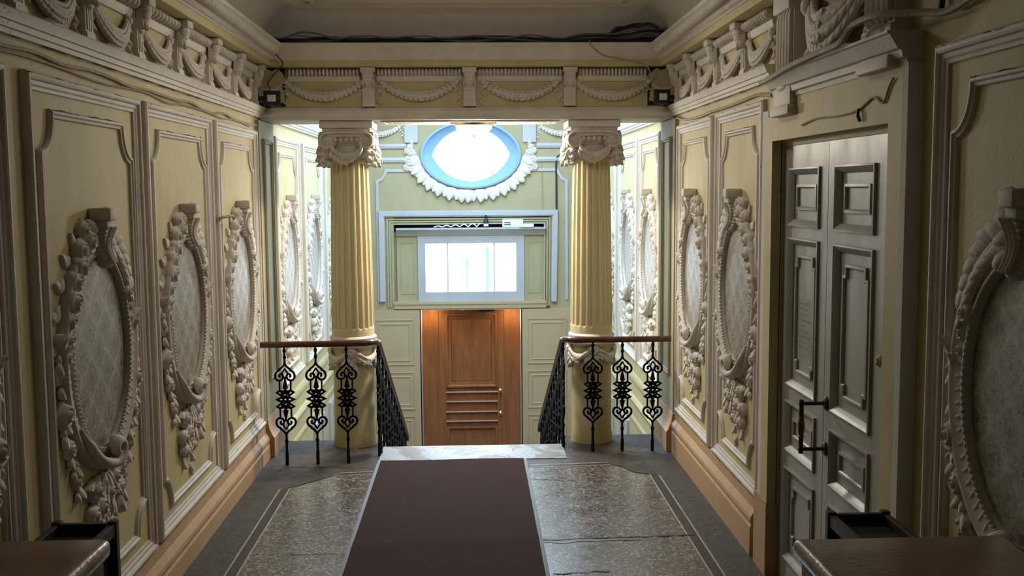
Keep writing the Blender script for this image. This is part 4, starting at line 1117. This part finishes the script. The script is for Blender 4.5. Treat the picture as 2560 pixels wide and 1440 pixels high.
# cable on the entrance wall
w = MB(); P = [(1.30, YE - .015, 2.62), (1.16, YE - .015, 2.60), (1.10, YE - .015, 2.55), (1.085, YE - .015, 2.45), (1.09, YE - .015, 2.2), (1.09, YE - .015, 1.88)]
w.tube(P, .012, 8); tag(w.build('wall_cable', 'dark_cable'), 'black cable bending down the entrance wall beside the right column', 'cable')
w = MB(); w.tube([(.90, YE - .008, 2.50), (.905, YE - .008, 2.2), (.91, YE - .008, 1.88)], .005, 6); tag(w.build('thin_cable', 'cable'), 'thin pale cable running straight down from the wreath to the vestibule frame', 'cable')

# street lamp outside seen through the pane
t = empty('street_lamp', (-.12, 21.0, ZLOW)); w = MB(); w.lathe([(.06, 0), (.05, .4), (.018, .5), (.016, 2.08), (.022, 2.09)], 12); w.build('pole', 'street', t)
w = MB(); w.lathe([(.018, 2.06), (.050, 2.09), (.056, 2.11), (.035, 2.14), (.022, 2.20), (.006, 2.30)], 12); w.build('lantern', 'street', t); tag(t, 'pale teal lantern on a thin pole outside the transom window', 'street lamp')
t = empty('drain_pipe', (.30, 21.4, ZLOW)); w = MB(); w.lathe([(.035, 0), (.035, 2.45)], 12); w.lathe([(.05, 2.30), (.05, 2.34)], 12); w.build('pipe', 'street', t); tag(t, 'pale teal upright pipe outside the transom window, right of the lantern', 'pipe')

# ------------------------------------------------------------------ lamps
t = empty('ceiling_lamp', (.02, 8.78, ZB))
w = MB(); w.lathe([(.03, .0), (.185, .0), (.195, -.012), (.185, -.024), (.165, -.022), (.160, -.034), (.13, -.034)], 36); w.build('rim', 'brass', t)
w = MB(); w.lathe([(.128, -.030), (.150, -.040), (.148, -.058), (.118, -.085), (.07, -.102), (.01, -.108)], 32); w.build('glass_bowl', 'glow_bowl', t)
w = MB(); w.lathe([(.008, -.105), (.012, -.112), (.006, -.122), (.002, -.126)], 12); w.build('finial', 'brass', t)
tag(t, 'glowing round lamp with gilt rim fixed under the middle of the beam', 'lamp')
for x, lb in ((-.56, 'left'), (.50, 'right')):
    t = empty('recessed_spotlight', (x, YP + .22, .58)); w = MB(); w.lathe([(.055, 0), (.055, -.008), (.042, -.010)], 20); w.build('ring', 'plastic', t)
    w = MB(); w.lathe([(.040, -.011), (.038, -.016)], 20); w.build('lens', 'spot', t); tag(t, 'small warm spotlight above the oak door, %s corner' % lb, 'spotlight', 'spotlights over the oak door')
t = empty('ceiling_lamp', (-.025, 6.2, ZC))  # added fill lamp above the view, brightens the landing
w = MB(); w.lathe([(.05, 0), (.40, 0), (.42, -.02), (.40, -.04), (.37, -.045)], 40); w.build('rim', 'brass', t)
w = MB(); w.lathe([(.37, -.04), (.34, -.09), (.22, -.13), (.08, -.145), (.01, -.147)], 40); w.build('glass_bowl', 'opal', t)
tag(t, 'added unseen fill lamp over the landing, broad opal bowl', 'lamp')
# black floodlights on the beam corners
def flood(x, label, rz, side):
    t = empty('floodlight', (x, YB0 - .20, 2.865), rz)
    w = MB(); w.bbox(-.065, .065, -.022, .022, -.058, .058, .008); w.build('housing', 'black', t)
    w = MB(); w.bbox(-.033, .033, -.027, -.020, -.026, .026, .003); w.build('lens', 'lens', t)
    w = MB(); w.tube([(side * .03, .02, 0), (side * .05, .09, .01), (side * .05, .15, .01)], .012, 8); w.ball(side * .085, .0, 0, .022, .022, .02); w.build('bracket', 'black', t)
    tag(t, label, 'floodlight', 'corner floodlights')
flood(-1.555, 'small black floodlight at the left end of the beam', 0, -1)
flood(1.512, 'small black floodlight at the right end of the beam', .25, 1)

# ------------------------------------------------------------------ cables
def cable(name, pts, r, mat, label, jit=.0, sub=6):
    P = [Vector(p_) for p_ in pts]; out = []
    for i in range(len(P) - 1):
        p0, p1, p2, p3 = P[max(0, i - 1)], P[i], P[i + 1], P[min(len(P) - 1, i + 2)]
        for k in range(sub):
            q = k / sub; c_ = .5 * ((2 * p1) + (p2 - p0) * q + (2 * p0 - 5 * p1 + 4 * p2 - p3) * q * q + (3 * p1 - p0 - 3 * p2 + p3) * q ** 3); out.append(c_)
    out.append(P[-1]); w = MB(); w.tube(out, r, 7); return tag(w.build(name, mat), label, 'cable')
random.seed(31)
cable('wall_cable', [(XL + .015, 2.2 + .28 * i, 2.695 - .0018 * i + rnd(-.012, .012)) for i in range(22)] + [(XL + .012, 8.44, 2.665)], .008, 'cable', 'thin painted cable sagging under the left wall moulding')
cable('wall_cable', [(XL + .012, 2.2 + .31 * i, 2.66 - .001 * i + rnd(-.010, .010)) for i in range(20)], .005, 'cable', 'second thinner cable running just above the left wall panels')
cable('wall_cable', [(XR - .014, 8.9, 2.63), (XR - .014, 8.55, 2.64), (XR - .014, 8.35, 2.70)] + [(XR - .014, 8.05 - .3 * i, 2.665 + rnd(-.012, .012)) for i in range(8)] + [(XR - .03, 5.62, 2.64)], .010, 'cable', 'painted cable over the right wall panels up to the door')
cable('wall_cable', [(XR - .11, 5.55, 2.70), (XR - .13, 5.30, 2.70), (XR - .15, 4.9, 2.715), (XR - .15, 4.5, 2.725), (XR - .15, 4.25, 2.73), (XR - .145, 4.12, 2.78), (XR - .13, 3.9, 2.785), (XR - .06, 3.70, 2.76), (XR - .03, 3.55, 2.74), (XR - .03, 3.35, 2.76)], .014, 'cable', 'thick painted cable lying across the ledge over the grey double door')
cable('wall_cable', [(XR - .018, 3.62, 3.1), (XR - .018, 3.61, 2.9), (XR - .02, 3.62, 2.75)], .012, 'dark_cable', 'dark cable dropping from the ceiling right of the overdoor')
cable('wall_cable', [(XR - .056, 5.02, 2.445), (XR - .056, 4.8, 2.462), (XR - .056, 4.55, 2.455), (XR - .056, 4.29, 2.462), (XR - .056, 4.12, 2.500), (XR - .056, 4.02, 2.47), (XR - .056, 3.96, 2.53), (XR - .058, 3.92, 2.555)], .0045, 'cable', 'thin old wire stapled over the top of the grey double door')
cable('wire_end', [(XR - .058, 4.27, 2.465), (XR - .064, 4.262, 2.44), (XR - .060, 4.25, 2.415)], .0075, 'dark_cable', 'short black wire end hanging over the grey double door')
random.seed(12)
for i, (mat, r_, z0, lb) in enumerate((('dark_cable', .014, 3.305, 'black cable lying along the beam cornice, thickest of the bundle'), ('grey_cable', .009, 3.318, 'grey cable lying wavily along the beam cornice'), ('dark_cable', .010, 3.325, 'thin black cable looping above the beam cornice'), ('grey_cable', .007, 3.335, 'thin grey cable rising to the right cove corner'))):
    P = []
    for k in range(24):
        q = k / 23; x = XL + .10 + (XR - XL - .20) * q
        z = z0 + .010 * sin(k * (1.1 + .3 * i) + i) + rnd(-.004, .004) + (.06 * max(0, (q - .75) / .25) * (.4 + .25 * i)) + (.03 * max(0, 1 - abs(q - (.18, .3, .55, .1)[i]) / .07) if i > 0 else 0)
        P.append((x, YB0 - .13 - .025 * i + rnd(-.006, .006), z))
    cable('cornice_cable', P, r_, mat, lb)
w = MB(); w.tube([(XL + .12, YB0 - .11, 3.315), (XR - .12, YB0 - .11, 3.325)], [.022, .022], 6); tag(w.build('cornice_cable', 'dark_cable'), 'dark bunch of old cables pressed against the cove behind the beam cornice', 'cable')
for i in range(3):
    cable('cornice_cable', [(1.02 + .03 * i, YB0 - .15, 3.33), (1.15, YB0 - .16 - .02 * i, 3.38 + .01 * i), (1.28, YB0 - .17, 3.43 - .012 * i), (1.38, YB0 - .24 - .03 * i, 3.42), (1.42, YB0 - .5, 3.36)], .011, 'dark_cable', ['black cable arching over the right corner of the cornice, outermost', 'black cable arching over the right corner of the cornice, middle', 'black cable arching over the right corner of the cornice, innermost'][i])
cable('lamp_cable', [(.93, YB0 - .24, 3.30), (.95, YB0 - .25, 3.25), (1.05, YB0 - .20, 3.19), (1.20, YB0 - .16, 3.165), (1.37, YB0 - .155, 3.13), (1.42, YB0 - .16, 3.06), (1.40, YB0 - .10, 2.99), (1.44, YB0 - .12, 2.93), (1.50, YB0 - .16, 2.91)], .006, 'cable', 'thin brown cable hanging down to the right floodlight')
cable('lamp_cable', [(-1.50, YB0 - .24, 3.30), (-1.52, YB0 - .25, 3.22), (-1.47, YB0 - .17, 3.14), (-1.52, YB0 - .15, 3.08), (-1.60, YB0 - .10, 3.0), (-1.585, YB0 - .12, 2.94), (-1.575, YB0 - .17, 2.915)], .004, 'dark_cable', 'thin dark cable hanging down to the left floodlight')
t = empty('window_stay', (XL + .03, 6.93, 1.97)); w = MB(); w.tube([(0, -.0, 0), (.05, .06, .01), (.06, .14, .01), (.055, .19, -.01)], .010, 8); w.lathe([(.02, 0), (.02, .02)], 10, (-.02, 0, 0), axis='x'); w.build('arm', 'cable', t); tag(t, 'small painted hook sticking out between two left wall panels', 'hook')

# ------------------------------------------------------------------ foreground ledges and dark wooden stands
def ledge(x0, x1, yf, label, inner):
    root = empty('ledge', ((x0 + x1) / 2, yf, 0)); hx = (x1 - x0) / 2
    w = MB(); bm = bmesh.new(); bmesh.ops.create_cube(bm, size=1)
    for q in bm.verts: q.co = Vector((q.co.x * 2 * hx, -1.6 + q.co.y * 3.2, 1.12 + q.co.z * .06))
    bmesh.ops.bevel(bm, geom=bm.edges[:], offset=.026, segments=4, profile=.5, affect='EDGES')
    bmesh.ops.subdivide_edges(bm, edges=[e for e in bm.edges if e.calc_length() > .3], cuts=24, use_grid_fill=True)
    for q in bm.verts:
        d = noise.noise(Vector((q.co.x * 9, q.co.y * 14, q.co.z * 20))) * .006
        if abs(abs(q.co.x) - hx) < .03: q.co.x += d * 1.2 * (1 if q.co.x > 0 else -1); q.co.z += d
    w.frombm(bm); tag(w.build('cover', 'ledge', root, sharp=60), 'glossy brown covering')
    w = MB(); w.box(-hx + (.02 if inner < 0 else .0), hx - (.02 if inner > 0 else .0), -3.17, -.03, 0, 1.092); w.build('body', 'ledge_side', root, smooth=False)
    return tag(root, label, 'ledge', 'foreground ledges')
ledge(XL + .13, -1.055, 2.985, 'brown glossy covered ledge in the bottom left corner', 1)
ledge(.905, XR - .13, 2.865, 'brown glossy covered ledge in the bottom right corner', -1)
def stand(x0, x1, y0, y1, zt, label):
    root = empty('wooden_stand', ((x0 + x1) / 2, (y0 + y1) / 2, 0)); hx, hy = (x1 - x0) / 2, (y1 - y0) / 2; p = .030
    for sx in (-1, 1):
        for sy in (-1, 1):
            w = MB(); a, b_ = sorted((sx * hx, sx * (hx - p))); c_, d_ = sorted((sy * hy, sy * (hy - p))); w.bbox(a, b_, c_, d_, 0, zt, .003); w.build('leg', 'darkwood', root, smooth=False)
    for z in (zt - .05, .55, .12):
        for sx in (-1, 1): w = MB(); a, b_ = sorted((sx * (hx - .004), sx * (hx - .026))); w.bbox(a, b_, -hy + p, hy - p, z, z + .042, .003); w.build('rail', 'darkwood', root, smooth=False)
        for sy in (-1, 1): w = MB(); a, b_ = sorted((sy * (hy - .004), sy * (hy - .026))); w.bbox(-hx + p, hx - p, a, b_, z, z + .042, .003); w.build('rail', 'darkwood', root, smooth=False)
    w = MB(); w.box(-hx + .028, hx - .028, -hy + .028, -hy + .034, .15, zt - .06); w.box(-hx + .028, hx - .028, hy - .034, hy - .028, .15, zt - .06); w.box(-hx + .028, -hx + .034, -hy + .034, hy - .034, .15, zt - .06); w.box(hx - .034, hx - .028, -hy + .034, hy - .034, .15, zt - .06); w.box(-hx + .034, hx - .034, -hy + .034, hy - .034, .14, .15)
    w.box(-hx + .026, hx - .026, -hy + .026, hy - .026, zt - .050, zt - .042)  # black lid, with the lining, paints in the shade inside the open stand
    w.build('dark_inside', 'gap', root, smooth=False)
    return tag(root, label, 'stand', 'dark wooden stands')
stand(-1.455, -1.235, 3.14, 3.56, 1.02, 'dark wooden open-topped stand behind the left ledge')
stand(1.225, 1.445, 3.08, 3.51, 1.02, 'dark wooden open-topped stand behind the right ledge')

# upper steps the viewer stands on
w = MB()
for k in range(4): y = 2.3 - .32 * k; w.box(-1.05, .90, YREAR + .01 if k == 3 else y - .32, y, 0, .15 * (k + 1))
tag(w.build('upper_steps', 'stone', smooth=False), 'stone steps between the two brown ledges going up', 'stairs')

# ------------------------------------------------------------------ light
W = bpy.data.worlds.new('world'); S.world = W; W.use_nodes = True; nt = W.node_tree; nt.nodes.clear(); n = N(nt)
o_ = n.new('ShaderNodeOutputWorld'); bg = n.new('ShaderNodeBackground'); n.link(bg.outputs[0], o_.inputs[0])
tc = n.new('ShaderNodeTexCoord'); sx_, sy_, sz_ = n.sep(tc.outputs['Generated'])
n.link(n.ramp(n.math('ADD', n.math('MULTIPLY', sz_, .5), .5), [(.42, (.60, .68, .76)), (.52, (.76, .89, 1.0)), (.80, (.56, .79, 1.06))]), bg.inputs[0]); bg.inputs[1].default_value = 13
def portal(name, x, y, z, sx, sz, face):
    l = bpy.data.lights.new(name, 'AREA'); l.shape = 'RECTANGLE'; l.size = sx; l.size_y = sz; l.cycles.is_portal = True
    o = bpy.data.objects.new(name, l); COL.objects.link(o); o.location = (x, y, z); o.rotation_euler = (PI / 2 * (-1 if face < 0 else 1), 0, 0); return o
portal('window_daylight', lcx, YE + .43, lcz, 2 * lw, 2 * lh, -1)
portal('window_daylight', -.026, YE + .07, 1.13, 1.20, .66, -1)
o = portal('window_daylight', (SK[0] + SK[1]) / 2, (SK[2] + SK[3]) / 2, ZC + .14, SK[1] - SK[0], SK[3] - SK[2], 1); o.rotation_euler = (0, 0, 0)  # daylight portal of the added skylight
portal('window_daylight', -.025, YREAR - .21, 2.2, 1.45, 1.6, 1)  # daylight portal of the added rear window
# added rear window behind the viewer, glass dimmed to a weak fill
win_added_rear = struct(empty('added_rear_window', (-.025, YREAR - .1, 2.2)))
w = MB(); w.box(-.725, .725, -.01, .01, -.8, .8); w.build('pane', pane('dimmed fill window glass', (.12, .115, .105), .02, .3), win_added_rear, smooth=False)
w = MB(); 
for x in (-.725, -.02, .685): w.box(x, x + .04, -.03, .03, -.8, .8)
w.build('window_frame', 'grey_white', win_added_rear, smooth=False)

# ------------------------------------------------------------------ camera and view
cam = bpy.data.cameras.new('camera'); cam.sensor_width = 36; cam.sensor_fit = 'HORIZONTAL'; cam.lens = 2600 / 2560 * 36; cam.clip_start = .05
co = bpy.data.objects.new('camera', cam); COL.objects.link(co); S.camera = co
yaw, pit, rol = math.radians(2.147), math.radians(5.464), math.radians(-.413)
F = Vector((sin(yaw) * cos(pit), cos(yaw) * cos(pit), -sin(pit))); r0 = Vector((cos(yaw), -sin(yaw), 0)); u0 = r0.cross(F)
r1 = cos(rol) * r0 + sin(rol) * u0; u1 = -sin(rol) * r0 + cos(rol) * u0
co.matrix_world = Matrix(((r1.x, u1.x, -F.x, 0), (r1.y, u1.y, -F.y, 0), (r1.z, u1.z, -F.z, 2.15), (0, 0, 0, 1)))
S.view_settings.view_transform = 'Standard'; S.view_settings.look = 'None'; S.view_settings.gamma = 1; S.view_settings.use_curve_mapping = False
S.view_settings.exposure = 0.42
S.cycles.use_denoising = True; S.cycles.max_bounces = 10; S.cycles.diffuse_bounces = 7; S.cycles.glossy_bounces = 3; S.cycles.transparent_max_bounces = 8
S.cycles.sample_clamp_indirect = 6; S.cycles.caustics_reflective = False; S.cycles.caustics_refractive = False
